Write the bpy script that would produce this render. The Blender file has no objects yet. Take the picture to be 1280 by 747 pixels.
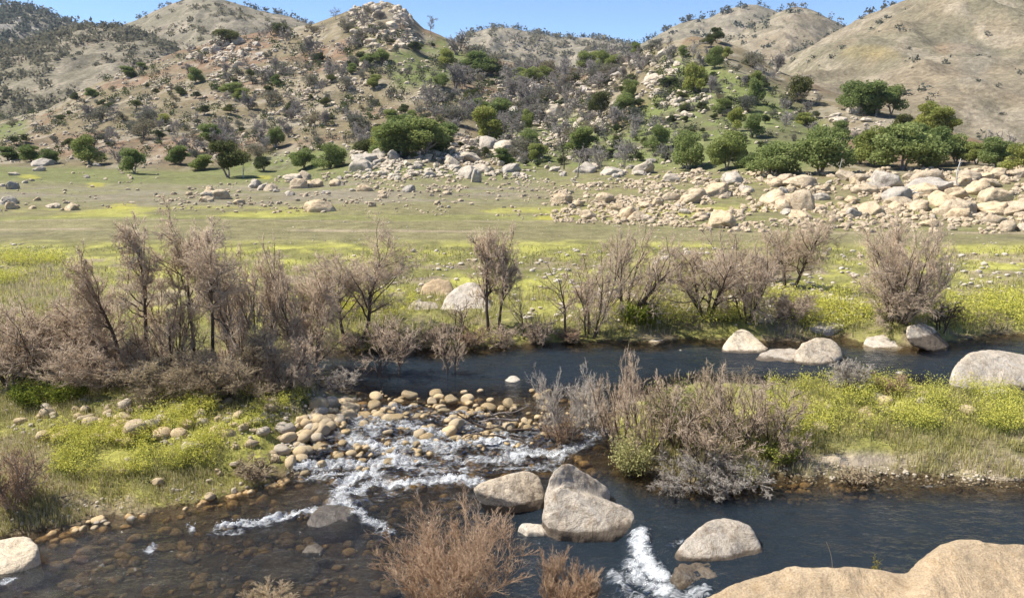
import bpy, bmesh, math, time
import numpy as np

T0 = time.time()
rng = np.random.default_rng(11)
scene = bpy.context.scene
COL = scene.collection

# ------------------------------------------------------------------ camera
CAM_Z = 8.0
FPX = 1000.0
HORIZON = 160.0
PITCH = math.atan((373.5 - HORIZON) / FPX)
CP, SP = math.cos(PITCH), math.sin(PITCH)
cam_data = bpy.data.cameras.new("camera")
cam = bpy.data.objects.new("camera", cam_data)
COL.objects.link(cam)
cam.location = (0, 0, CAM_Z)
cam.rotation_euler = (math.radians(90) - PITCH, 0, 0)
cam_data.sensor_width = 36
cam_data.lens = 36 * FPX / 1280
cam_data.clip_start = 0.1
cam_data.clip_end = 8000
scene.camera = cam


def ray(px, py):
    u = (np.asarray(px, float) - 640) / FPX
    v = (373.5 - np.asarray(py, float)) / FPX
    return u, CP + v * SP, -SP + v * CP


def at_depth(px, py, Y):
    """world point seen at pixel px,py on the vertical plane at distance Y"""
    dx, dy, dz = ray(px, py)
    return np.array([dx / dy * Y, Y + 0 * dx, CAM_Z + dz / dy * Y]).T


def on_level(px, py, z=0.1):
    dx, dy, dz = ray(px, py)
    t = (z - CAM_Z) / dz
    return np.array([dx * t, dy * t]).T


def metre_per_px(Y, z):
    return (Y * CP + (CAM_Z - z) * SP) / FPX


# ------------------------------------------------------------------ noise
def _h(ix, iy, iz, seed):
    n = (ix.astype(np.int64) * 374761393 + iy.astype(np.int64) * 668265263 + iz.astype(np.int64) * 2147483647 + seed * 1274126177) & 0xFFFFFFFF
    n = ((n ^ (n >> 13)) * 1274126177) & 0xFFFFFFFF
    n = ((n ^ (n >> 16)) * 2246822519) & 0xFFFFFFFF
    return ((n ^ (n >> 15)) & 0xFFFFFF) / float(0xFFFFFF) * 2 - 1


def vn2(x, y, seed=0):
    x = np.asarray(x, float); y = np.asarray(y, float)
    ix, iy = np.floor(x).astype(np.int64), np.floor(y).astype(np.int64)
    fx, fy = x - ix, y - iy
    fx = fx * fx * fx * (fx * (fx * 6 - 15) + 10); fy = fy * fy * fy * (fy * (fy * 6 - 15) + 10)
    z = np.zeros_like(ix)
    a, b = _h(ix, iy, z, seed), _h(ix + 1, iy, z, seed)
    c, d = _h(ix, iy + 1, z, seed), _h(ix + 1, iy + 1, z, seed)
    return (a * (1 - fx) + b * fx) * (1 - fy) + (c * (1 - fx) + d * fx) * fy


def fb2(x, y, seed=0, octs=4, gain=0.5):
    s, a, n = 0, 1.0, 0
    for o in range(octs):
        c, si = math.cos(o * 0.7), math.sin(o * 0.7)
        s = s + a * vn2((x * c - y * si) * 2 ** o + o * 17.3, (x * si + y * c) * 2 ** o - o * 9.1, seed + o)
        n += a; a *= gain
    return s / n


def vn3(p, seed=0):
    i = np.floor(p).astype(np.int64); f = p - i
    f = f * f * f * (f * (f * 6 - 15) + 10)
    r = 0
    for dx in (0, 1):
        for dy in (0, 1):
            for dz in (0, 1):
                w = (f[:, 0] if dx else 1 - f[:, 0]) * (f[:, 1] if dy else 1 - f[:, 1]) * (f[:, 2] if dz else 1 - f[:, 2])
                r = r + w * _h(i[:, 0] + dx, i[:, 1] + dy, i[:, 2] + dz, seed)
    return r


def fb3(p, seed=0, octs=4, gain=0.5):
    s, a, n = 0, 1.0, 0
    for o in range(octs):
        s = s + a * vn3(p * 2 ** o + o * 13.7, seed + o); n += a; a *= gain
    return s / n


def sstep(a, b, x):
    t = np.clip((np.asarray(x, float) - a) / (b - a), 0, 1)
    return t * t * (3 - 2 * t)


# ------------------------------------------------------------------ mesh helpers
def make_mesh(name, V, faces, mat=None, smooth=True, attrs=None, mat_idx=None):
    """V (n,3); faces: list of (m,k) int arrays; attrs: {name: (n,) or (n,3)} on points"""
    me = bpy.data.meshes.new(name)
    V = np.ascontiguousarray(V, np.float32)
    faces = [np.asarray(f, np.int32) for f in faces if len(f)]
    nl = sum(f.size for f in faces); nf = sum(len(f) for f in faces)
    me.vertices.add(len(V)); me.vertices.foreach_set("co", V.ravel())
    me.loops.add(nl); me.polygons.add(nf)
    me.loops.foreach_set("vertex_index", np.concatenate([f.ravel() for f in faces]))
    tot = np.concatenate([np.full(len(f), f.shape[1], np.int32) for f in faces])
    st = np.concatenate([[0], np.cumsum(tot)[:-1]]).astype(np.int32)
    me.polygons.foreach_set("loop_start", st)
    me.polygons.foreach_set("loop_total", tot)
    me.update(calc_edges=True)
    me.polygons.foreach_set("use_smooth", np.full(nf, smooth, bool))
    for k, a in (attrs or {}).items():
        a = np.asarray(a, np.float32)
        if a.ndim == 1:
            at = me.attributes.new(k, 'FLOAT', 'POINT'); at.data.foreach_set("value", a)
        else:
            at = me.attributes.new(k, 'FLOAT_COLOR', 'POINT')
            at.data.foreach_set("color", np.concatenate([a, np.ones((len(a), 1), np.float32)], 1).ravel())
    if mat is not None:
        me.materials.append(mat)
    me.update()
    return me


def link(name, me, parent=None):
    o = bpy.data.objects.new(name, me); COL.objects.link(o)
    if parent is not None:
        o.parent = parent
    return o


def tag(o, label=None, cat=None, group=None, kind=None):
    if label: o["label"] = label
    if cat: o["category"] = cat
    if group: o["group"] = group
    if kind: o["kind"] = kind
    return o


def empty(name, loc):
    o = bpy.data.objects.new(name, None); COL.objects.link(o)
    o.location = loc; o.empty_display_size = 0.3
    return o


# ------------------------------------------------------------------ node helpers
def new_mat(name):
    m = bpy.data.materials.new(name); m.use_nodes = True
    nt = m.node_tree; nt.nodes.clear()
    out = nt.nodes.new("ShaderNodeOutputMaterial")
    return m, nt, out


def N(nt, t, **kw):
    n = nt.nodes.new(t)
    for k, v in kw.items():
        if k.startswith("i_"):
            key = k[2:]
            key = int(key) if key.isdigit() else key.replace("_", " ")
            n.inputs[key].default_value = v
        else:
            setattr(n, k, v)
    return n


def noise(nt, vec, scale, detail=4, rough=0.55, dist=0.0):
    n = N(nt, "ShaderNodeTexNoise", i_Scale=scale, i_Detail=detail, i_Roughness=rough, i_Distortion=dist)
    if vec is not None:
        nt.links.new(vec, n.inputs["Vector"])
    return n


def ramp(nt, fac, stops):
    r = nt.nodes.new("ShaderNodeValToRGB")
    els = r.color_ramp.elements
    while len(els) < len(stops):
        els.new(0.5)
    for e, (p, c) in zip(els, stops):
        e.position = p
        e.color = (c, c, c, 1) if not hasattr(c, "__len__") else (*c, 1)
    nt.links.new(fac, r.inputs[0])
    return r


def mixc(nt, a, b, fac, mode='MIX'):
    m = nt.nodes.new("ShaderNodeMix"); m.data_type = 'RGBA'; m.blend_type = mode
    for i, v in ((0, fac), (6, a), (7, b)):
        s = m.inputs[i]
        if hasattr(v, "is_linked"):
            nt.links.new(v, s)
        elif hasattr(v, "__len__"):
            s.default_value = (*v[:3], 1)
        else:
            s.default_value = v if i == 0 else (v, v, v, 1)
    return m.outputs[2]


def math_n(nt, op, a, b=None, clamp=False):
    m = nt.nodes.new("ShaderNodeMath"); m.operation = op; m.use_clamp = clamp
    for s, v in ((m.inputs[0], a), (m.inputs[1], b)):
        if v is None: continue
        if hasattr(v, "is_linked"): nt.links.new(v, s)
        else: s.default_value = v
    return m.outputs[0]


def attr(nt, name):
    return N(nt, "ShaderNodeAttribute", attribute_name=name)


def bump(nt, h, strength, dist=0.1, normal=None):
    b = N(nt, "ShaderNodeBump", i_Strength=strength, i_Distance=dist)
    nt.links.new(h, b.inputs["Height"])
    if normal is not None:
        nt.links.new(normal, b.inputs["Normal"])
    return b.outputs[0]


def diffuse_out(nt, out, col, rough=0.9, normal=None, spec=0.2):
    p = N(nt, "ShaderNodeBsdfPrincipled", i_Roughness=rough)
    p.inputs["Specular IOR Level"].default_value = spec
    if hasattr(col, "is_linked"): nt.links.new(col, p.inputs["Base Color"])
    else: p.inputs["Base Color"].default_value = (*col, 1)
    if normal is not None: nt.links.new(normal, p.inputs["Normal"])
    nt.links.new(p.outputs[0], out.inputs[0])
    return p
# ------------------------------------------------------------------ light
scene.view_settings.view_transform = 'Standard'
scene.view_settings.look = 'None'
scene.view_settings.gamma = 1.0
scene.view_settings.use_curve_mapping = False
scene.view_settings.exposure = EXPOSURE = 0.9
world = bpy.data.worlds.new("World"); scene.world = world
world.use_nodes = True
wn = world.node_tree; wn.nodes.clear()
SUN = np.array([-0.72, 0.10, 1.0]); SUN = SUN / np.linalg.norm(SUN)
sky = wn.nodes.new("ShaderNodeTexSky")
sky.sky_type = 'NISHITA'; sky.sun_disc = False
sky.sun_elevation = math.asin(SUN[2])
sky.sun_rotation = math.atan2(SUN[0], SUN[1])
sky.air_density = 1.0; sky.dust_density = 0.0; sky.ozone_density = 4.5; sky.altitude = 4000
bg = wn.nodes.new("ShaderNodeBackground"); bg.inputs[1].default_value = 0.105
wo = wn.nodes.new("ShaderNodeOutputWorld")
wn.links.new(sky.outputs[0], bg.inputs[0]); wn.links.new(bg.outputs[0], wo.inputs[0])
sd = bpy.data.lights.new("sun", 'SUN'); sd.energy = 4.9; sd.angle = math.radians(0.53); sd.color = (1.0, 0.945, 0.86)
sun = bpy.data.objects.new("sun", sd); COL.objects.link(sun)
from mathutils import Vector
sun.rotation_euler = Vector(SUN).to_track_quat('Z', 'Y').to_euler()
sun.location = (-40, 10, 60)

# ------------------------------------------------------------------ ground shape
def poly_sd(P, poly):
    """signed distance, positive inside. P (n,2)"""
    poly = np.asarray(poly, float)
    A = poly; B = np.roll(poly, -1, 0)
    d2 = np.full(len(P), 1e18); inside = np.zeros(len(P), bool)
    for a, b in zip(A, B):
        ab = b - a
        t = np.clip(((P - a) @ ab) / max(ab @ ab, 1e-9), 0, 1)
        q = a + t[:, None] * ab
        d2 = np.minimum(d2, ((P - q) ** 2).sum(1))
        c = (a[1] > P[:, 1]) != (b[1] > P[:, 1])
        with np.errstate(divide='ignore', invalid='ignore'):
            xi = a[0] + (P[:, 1] - a[1]) / (b[1] - a[1]) * ab[0]
        inside ^= c & (P[:, 0] < xi)
    d = np.sqrt(d2)
    return np.where(inside, d, -d)


def pxpoly(pts, z=0.1):
    return np.array([on_level(x, y, z) for x, y in pts])


LEFT_BANK = pxpoly([(-900, 455), (-300, 468), (0, 474), (110, 480), (200, 478), (300, 484), (380, 488), (430, 494), (452, 505), (440, 520), (415, 536), (395, 548),
                    (372, 562), (366, 580), (335, 600), (285, 612), (230, 622), (175, 634), (130, 642), (95, 652), (60, 657), (0, 668), (-150, 690), (-500, 745), (-900, 780)])
ISLAND = pxpoly([(2200, 470), (1500, 500), (1280, 507), (1200, 500), (1150, 490), (1100, 486), (1020, 490), (960, 488), (900, 486), (850, 490), (800, 502), (765, 520), (752, 540), (775, 565),
                 (800, 588), (835, 604), (880, 614), (930, 607), (990, 601), (1060, 605), (1130, 602), (1200, 603), (1280, 609), (1500, 620), (2200, 640)])
FAR_BANK = np.array([on_level(x, y, 0.2) for x, y in [(-1200, 428), (-300, 436), (0, 440), (150, 442), (300, 440), (420, 440), (470, 438), (560, 439), (620, 434), (680, 430), (760, 428), (800, 429), (850, 424),
                     (920, 428), (1000, 428), (1050, 422), (1075, 430), (1140, 436), (1195, 428), (1225, 420), (1280, 419), (1500, 415), (2400, 405)]] + [(400, 2000), (-400, 2000)])


def wob(x, y):
    return 0.22 * fb2(x * 1.1, y * 1.1, 5, 3) + 0.1 * vn2(x * 4.0, y * 4.0, 9)


# control knots (pixel column, row, distance)
TREELINE = [(-500, 208, 155), (0, 208, 150), (120, 212, 150), (250, 214, 150), (350, 215, 145), (450, 208, 132), (520, 206, 128), (600, 212, 132), (700, 214, 130), (850, 212, 118), (930, 218, 105), (1000, 220, 100), (1100, 218, 97), (1280, 215, 92), (1800, 214, 88)]
CREST = [(-500, 190, 300), (-200, 175, 310), (0, 152, 330), (60, 136, 335), (130, 100, 350), (180, 82, 370), (225, 64, 390), (290, 48, 400), (340, 38, 410), (390, 30, 415), (430, 15, 420), (460, 6, 420), (485, 3, 420), (505, 12, 418),
         (530, 36, 412), (555, 46, 405), (590, 62, 395), (640, 78, 385), (700, 88, 370), (745, 84, 330), (790, 68, 295), (830, 52, 278), (870, 46, 268), (900, 50, 260), (940, 66, 250), (970, 86, 240), (1010, 104, 225),
         (1060, 122, 205), (1110, 138, 190), (1150, 152, 175), (1200, 172, 158), (1280, 192, 140), (1450, 205, 120), (1800, 206, 110)]
# a shoulder between the foot and the crest gives each slope its own profile
SHOULDER = [(-500, 198, 220), (0, 190, 215), (130, 165, 225), (250, 150, 235), (350, 140, 240), (450, 128, 240), (520, 125, 235), (600, 140, 225), (700, 150, 215), (800, 140, 190), (900, 132, 180), (960, 140, 170), (1010, 158, 160), (1100, 182, 135), (1200, 200, 115), (1280, 206, 108), (1800, 210, 95)]


def knots(tab):
    t = np.array(tab, float)
    dx, dy, dz = ray(t[:, 0], t[:, 1])
    return dx / dy, t[:, 2], CAM_Z + dz / dy * t[:, 2]


KT, KS, KC = knots(TREELINE), knots(SHOULDER), knots(CREST)


def water_level(x, y):
    """the far channel and the channel on the right lie a little higher than the pool below the rapids"""
    x = np.asarray(x, float); y = np.asarray(y, float)
    up = sstep(17.6, 21.6, y - 0.10 * (x + 2))
    # line through the two boulder groups: higher on the far right side of it
    a, b = on_level(735, 600, 0.1), on_level(842, 720, 0.1)
    n = np.array([-(b - a)[1], (b - a)[0]]); n = n / np.linalg.norm(n)
    if n[0] < 0: n = -n
    s = (x - a[0]) * n[0] + (y - a[1]) * n[1]
    right = sstep(-0.45, 0.35, s)
    return np.maximum(0.26 * up, 0.26 * right)


def height(x, y):
    x = np.asarray(x, float); y = np.asarray(y, float)
    shp = x.shape
    x = x.ravel(); y = y.ravel()
    z = np.full(len(x), 0.5)
    near = y < 62
    far = y >= 40
    if near.any():
        xn, yn = x[near], y[near]
        P = np.stack([xn + wob(xn, yn), yn + wob(xn + 31, yn - 7)], 1)
        d = np.maximum.reduce([poly_sd(P, LEFT_BANK), poly_sd(P, ISLAND), poly_sd(P, FAR_BANK)])
        wl = water_level(xn, yn)
        # near bank under the photographer
        nb = 12.0 - yn + 0.5 * vn2(xn * 0.5, yn * 0.5, 77) - 0.25 * np.maximum(0, xn - 1.2) * sstep(0, 3, xn)
        bankz = np.where(nb > 0, np.minimum(0.62 * nb, 5.6) + 0.05, -9)
        land = wl + 0.03 + 0.42 * sstep(0, 1.5, d) + 0.15 * sstep(0.5, 5, d) + 0.13 * fb2(xn * 0.8, yn * 0.8, 21, 4) * sstep(0.0, 1.0, d) + 0.03 * vn2(xn * 5, yn * 5, 3)
        shal = sstep(15.5, 18.5, yn) * (1 - sstep(22.0, 24.5, yn)) * sstep(-8.0, -5.5, xn) * (1 - sstep(2.0, 4.5, xn))
        pool = (1 - sstep(-1.5, 1.0, xn)) * (1 - sstep(18.5, 20, yn))
        deep = 0.55 - 0.38 * shal - 0.24 * pool * (1 - shal)
        bed = wl - np.minimum(deep, 0.02 + 0.33 * np.maximum(0, -d)) - 0.07 * (fb2(xn * 1.3, yn * 1.3, 41, 4) + 0.3)
        zz = np.where(d > 0, land, np.minimum(bed, wl - 0.015))
        zz = np.maximum(zz, bankz)
        z[near] = zz
    if far.any():
        xf, yf = x[far], y[far]
        az = xf / yf
        yt, zt = np.interp(az, KT[0], KT[1]), np.interp(az, KT[0], KT[2])
        ys, zs = np.interp(az, KS[0], KS[1]), np.interp(az, KS[0], KS[2])
        yc, zc = np.interp(az, KC[0], KC[1]), np.interp(az, KC[0], KC[2])
        zf = np.empty(len(xf))
        y0 = 68.0
        s1 = np.clip((yf - y0) / (yt - y0), 0, 1)
        zf = 0.75 + (zt - 0.75) * (0.6 * s1 + 0.4 * s1 ** 2)
        m = yf > yt; s = (yf - yt) / (ys - yt)
        zf = np.where(m, zt + (zs - zt) * s ** 1.08, zf)
        m = yf > ys; s = (yf - ys) / (yc - ys)
        zf = np.where(m, zs + (zc - zs) * np.minimum(s, 1), zf)
        m = yf > yc; s = np.clip((yf - yc) / (0.8 * yc), 0, 1)
        zf = np.where(m, zc + (-6 - zc) * sstep(0, 1, s), zf)
        up = sstep(0, 60, yf - yt) * (1 - 0.75 * np.exp(-((yf - yc) / 40) ** 2))
        rid = 1 - np.abs(fb2(xf / 34, yf / 55, 61, 3)) * 2.2
        zf = zf + up * (2.6 * fb2(xf / 45, yf / 45, 63, 4) + 1.8 * rid - 0.6) + 0.35 * sstep(70, 120, yf) * fb2(xf / 6, yf / 6, 66, 3)
        zf = zf + 0.10 * fb2(xf / 5, yf / 3, 68, 3)
        w = sstep(44, 60, y[far])
        z[far] = z[far] * (1 - w) + zf * w
    return z.reshape(shp)


_T = np.concatenate([np.linspace(9, 60, 240), np.geomspace(60.5, 560, 300)])


def hit(px, py):
    """where the ray through a pixel meets the ground (for placing real things on it)"""
    dx, dy, dz = ray(px, py)
    X = dx / dy * _T; Z = CAM_Z + dz / dy * _T
    h = height(X, _T)
    k = np.argmax(Z < h)
    if Z[k] >= h[k]:
        return None
    a = _T[k - 1] if k else _T[0]; b = _T[k]
    for _ in range(12):
        m = 0.5 * (a + b)
        if CAM_Z + dz / dy * m < height(np.array([dx / dy * m]), np.array([m]))[0]: b = m
        else: a = m
    return np.array([dx / dy * b, b, float(height(np.array([dx / dy * b]), np.array([b]))[0])])


def hits(px, py):
    """vectorised version; rows of nan where the ray meets sky"""
    px = np.asarray(px, float); py = np.asarray(py, float)
    out = np.full((len(px), 3), np.nan)
    for s in range(0, len(px), 400):
        dx, dy, dz = ray(px[s:s + 400], py[s:s + 400])
        X = (dx / dy)[:, None] * _T; Z = CAM_Z + (dz / dy)[:, None] * _T
        h = height(X, np.broadcast_to(_T, X.shape))
        under = Z < h
        k = np.argmax(under, 1); ok = under.any(1)
        kk = np.maximum(k, 1); r = np.arange(len(k))
        g0 = Z[r, kk - 1] - h[r, kk - 1]; g1 = Z[r, kk] - h[r, kk]
        f = np.clip(g0 / np.maximum(g0 - g1, 1e-9), 0, 1)
        Y = _T[kk - 1] + f * (_T[kk] - _T[kk - 1])
        out[s:s + 400] = np.where(ok[:, None], np.stack([(dx / dy) * Y, Y, CAM_Z + dz / dy * Y], 1), np.nan)
    return out


def project(P):
    P = np.asarray(P, float).reshape(-1, 3)
    y = P[:, 1]; z = P[:, 2] - CAM_Z
    dep = y * CP - z * SP
    v = (y * SP + z * CP) / dep
    return np.stack([640 + FPX * P[:, 0] / dep, 373.5 - FPX * v, dep], 1)


def in_poly(px, py, poly):
    return poly_sd(np.stack([px, py], 1), np.array(poly, float)) > 0


def soft_poly(px, py, poly, w):
    return sstep(-w, w, poly_sd(np.stack([px, py], 1), np.array(poly, float)))


# --- ground colours (albedo), by place on the ground
C_GRASS = np.array([0.205, 0.195, 0.07]); C_YEL = np.array([0.39, 0.375, 0.09]); C_OLIVE = np.array([0.205, 0.185, 0.092])
C_DIRT = np.array([0.27, 0.215, 0.15]); C_MUD = np.array([0.20, 0.17, 0.14]); C_HILLB = np.array([0.195, 0.160, 0.094]); C_HILLG = np.array([0.150, 0.172, 0.058])
C_BED = np.array([0.14, 0.105, 0.062]); C_SAND = np.array([0.36, 0.30, 0.22])


def blend(c, t, w):
    return c * (1 - w[:, None]) + t * w[:, None]


def ground_colour(x, y, z):
    n1 = fb2(x / 7, y / 4, 101, 4); n2 = fb2(x / 1.3, y / 1.3, 103, 4); n3 = fb2(x / 40, y / 40, 105, 4)
    pr = project(np.stack([x, y, z], 1)); px, py = pr[:, 0], pr[:, 1]
    c = np.tile(C_GRASS, (len(x), 1))
    far = sstep(46, 60, y)
    # near banks: yellow-green, patches of bare ground
    c = blend(c, C_YEL, 0.75 * sstep(-0.15, 0.35, n2 * 0.6 + n1 * 0.5))
    c = blend(c, C_DIRT, sstep(0.08, 0.4, fb2(x / 1.9, y / 1.9, 107, 4)) * 0.8 * (y < 46))
    # far meadow in strand-line bands
    yb = y + 3.0 * fb2(x / 25, y / 25, 109, 3)
    c = blend(c, C_OLIVE, sstep(48, 53, yb))
    band = fb2(x / 60, yb / 2.2, 111, 4)
    c = blend(c, np.array([0.205, 0.205, 0.075]), sstep(0.0, 0.35, band) * far * 0.8)
    c = blend(c, C_YEL * 0.85, sstep(-0.1, 0.3, n1) * sstep(64, 66, yb) * (1 - sstep(72, 78, yb)) * 0.7)
    c = blend(c, C_DIRT * 1.25, np.exp(-((yb - 57.2) / 0.55) ** 2) * sstep(-0.25, 0.25, fb2(x / 9, y / 5, 113, 3)) * 0.9)
    c = blend(c, C_DIRT * 1.1, np.exp(-((yb - 63.0) / 0.5) ** 2) * sstep(-0.1, 0.3, fb2(x / 7, y / 5, 114, 3)) * 0.6)
    c = blend(c, C_MUD * 0.55, np.exp(-((yb - 55.0) / 1.1) ** 2) * sstep(-0.3, 0.2, fb2(x / 12, y / 5, 115, 3)) * 0.6)
    # bare mud flat on the far left, grey-brown slope behind
    mud = sstep(74, 80, yb) * (1 - sstep(100, 118, yb)) * (1 - sstep(0.0, 0.12, x / y + 0.05 * n1))
    c = blend(c, C_MUD * 1.12, mud * (0.25 + 0.38 * sstep(-0.3, 0.3, n1)))
    brn = sstep(78, 84, yb) * sstep(-0.02, 0.06, x / y) * (1 - sstep(0.0, 0.06, (py < 215) * 1.0))
    c = blend(c, C_HILLB * 1.1, brn * 0.3 * sstep(-0.25, 0.2, n1 + 0.2))
    # green apron at the foot on the left
    gr = sstep(104, 116, y) * (1 - sstep(150, 165, y)) * (1 - sstep(0.0, 0.1, x / y))
    c = blend(c, np.array([0.15, 0.165, 0.062]), gr * (0.7 + 0.3 * n2))
    # hill: brown at left, green at right and in patches
    hill = sstep(-6, 10, y - np.interp(x / y, KT[0], KT[1]))
    hcol = np.tile(C_HILLB, (len(x), 1))
    gz = np.maximum.reduce([soft_poly(px, py, [(830, 70), (900, 85), (960, 110), (1010, 140), (1050, 175), (1000, 215), (900, 215), (800, 215), (770, 180), (800, 140), (830, 110)], 18),
                            0.8 * soft_poly(px, py, [(490, 60), (560, 45), (590, 75), (560, 105), (500, 110), (480, 85)], 10),
                            0.5 * soft_poly(px, py, [(440, 15), (490, 60), (470, 90), (440, 60)], 10),
                            0.8 * soft_poly(px, py, [(600, 160), (700, 140), (780, 160), (800, 215), (640, 215), (600, 190)], 12),
                            0.75 * soft_poly(px, py, [(-50, 150), (30, 140), (35, 170), (-50, 185)], 8),
                            0.7 * soft_poly(px, py, [(330, 190), (480, 180), (480, 225), (200, 225)], 8)])
    gz = gz * sstep(-0.55, 0.1, n3 + 0.6 * n1 + 0.15)
    hcol = blend(hcol, np.array([0.29, 0.245, 0.17]), 0.7 * sstep(0.0, 0.4, fb2(x / 14, y / 14, 117, 4)))
    hcol = blend(hcol, np.array([0.225, 0.13, 0.085]), 0.6 * sstep(0.05, 0.4, fb2(x / 30, y / 30, 119, 3)))
    hcol = blend(hcol, C_HILLG, np.clip(gz * 1.4, 0, 1) * 0.95)
    c = blend(c, hcol, hill)
    # small yellow flower drifts
    for (qx, qy, rx, ry) in ((152, 259, 22, 4), (692, 272, 26, 3), (38, 221, 14, 3), (120, 231, 14, 4), (330, 222, 12, 3), (1110, 55, 30, 8)):
        e = ((px - qx) / rx) ** 2 + ((py - qy) / ry) ** 2
        c = blend(c, np.array([0.42, 0.38, 0.06]), 0.6 * (1 - sstep(0.2, 1.2, e + 1.1 * n2)))
    c = c * (1 + 0.16 * n2 + 0.10 * n1)[:, None]
    gully = 1 - np.abs(fb2(x / 11, y / 26, 131, 4)) * 2
    c = blend(c, np.array([0.12, 0.105, 0.068]), hill * 0.65 * sstep(0.62, 0.95, gully))
    c = blend(c, np.array([0.33, 0.29, 0.22]), hill * (0.6 - 0.45 * np.clip(gz, 0, 1)) * sstep(0.16, 0.42, fb2(x / 4, y / 8, 133, 4)))
    # river bed, wet rims, sandy spits
    wl = water_level(x, y)
    wet = (y < 46) * (1 - sstep(-0.02, 0.10, z - wl + 0.04 * n2))
    c = blend(c, C_BED * 1.0, wet)
    sandy = soft_poly(px, py, [(905, 555), (1000, 565), (1280, 570), (1500, 575), (1500, 625), (1280, 612), (1060, 606), (900, 620)], 8) * (y < 40)
    c = blend(c, C_SAND * (0.8 + 0.2), sandy * (1 - wet) * sstep(-0.5, 0.1, fb2(x / 1.2, y / 1.2, 121, 4)))
    nearb = 1 - sstep(11.5, 13, y)
    c = blend(c, C_DIRT * 0.8, nearb)
    return np.clip(c, 0.01, 0.8)


def grid_faces(nr, nc):
    i = np.arange(nr - 1)[:, None] * nc + np.arange(nc - 1)[None, :]
    i = i.ravel()
    return np.stack([i, i + 1, i + nc + 1, i + nc], 1)


AZ = np.unique(np.concatenate([np.linspace(-0.80, 0.80, 560), np.linspace(-2.2, -0.8, 30), np.linspace(0.8, 2.2, 30)]))
YR = np.concatenate([np.linspace(2.0, 11.5, 20), np.linspace(11.6, 32, 250), np.geomspace(32.1, 460, 300), np.linspace(470, 800, 12)])
GY, GA = np.meshgrid(YR, AZ, indexing='ij')
GX = GA * GY
GZ = height(GX, GY)
gcol = ground_colour(GX.ravel(), GY.ravel(), GZ.ravel())

M_GROUND, nt, out = new_mat("meadow_soil")
tc = N(nt, "ShaderNodeTexCoord").outputs["Object"]
ca = attr(nt, "Col").outputs["Color"]
n_a = noise(nt, tc, 0.9, 8, 0.7); n_b = noise(nt, tc, 7.0, 6, 0.65)
f1 = ramp(nt, n_a.outputs[0], [(0.3, 0.66), (0.72, 1.3)])
f2 = ramp(nt, n_b.outputs[0], [(0.28, 0.7), (0.75, 1.3)])
c1 = mixc(nt, ca, f1.outputs[0], 1.0, 'MULTIPLY'); c2 = mixc(nt, c1, f2.outputs[0], 1.0, 'MULTIPLY')
nb = bump(nt, n_b.outputs[0], 0.6, 0.12); nb2 = bump(nt, n_a.outputs[0], 0.5, 0.6, nb)
diffuse_out(nt, out, c2, 0.95, nb2, 0.1)
me = make_mesh("ground", np.stack([GX, GY, GZ], -1).reshape(-1, 3), [grid_faces(len(YR), len(AZ))], M_GROUND, attrs={"Col": gcol})
tag(link("ground", me), kind="structure")

# a wide valley floor under and behind everything, out to the horizon
M_VALLEY, nt, out = new_mat("valley_grass")
tc = N(nt, "ShaderNodeTexCoord").outputs["Object"]
nn = noise(nt, tc, 0.02, 8, 0.6)
diffuse_out(nt, out, ramp(nt, nn.outputs[0], [(0.35, (0.16, 0.14, 0.07)), (0.65, (0.24, 0.19, 0.11))]).outputs[0], 0.95, None, 0.1)
k = 3500.0
me = make_mesh("valley_floor", np.array([[-k, -k, -7], [k, -k, -7], [k, k, -7], [-k, k, -7]]), [np.array([[0, 1, 2, 3]])], M_VALLEY)
tag(link("valley_floor", me), kind="structure")

# ------------------------------------------------------------------ distant hills
M_HILL, nt, out = new_mat("dry_hill_grass")
tc = N(nt, "ShaderNodeTexCoord").outputs["Object"]
ca = attr(nt, "Col").outputs["Color"]
h1 = noise(nt, tc, 0.05, 8, 0.65); h2 = noise(nt, tc, 0.4, 6, 0.7)
g1 = ramp(nt, h1.outputs[0], [(0.3, 0.8), (0.7, 1.2)]); g2 = ramp(nt, h2.outputs[0], [(0.3, 0.6), (0.7, 1.35)])
c2 = mixc(nt, mixc(nt, ca, g1.outputs[0], 1.0, 'MULTIPLY'), g2.outputs[0], 1.0, 'MULTIPLY')
diffuse_out(nt, out, c2, 0.95, bump(nt, h2.outputs[0], 0.6, 2.0), 0.05)


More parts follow.
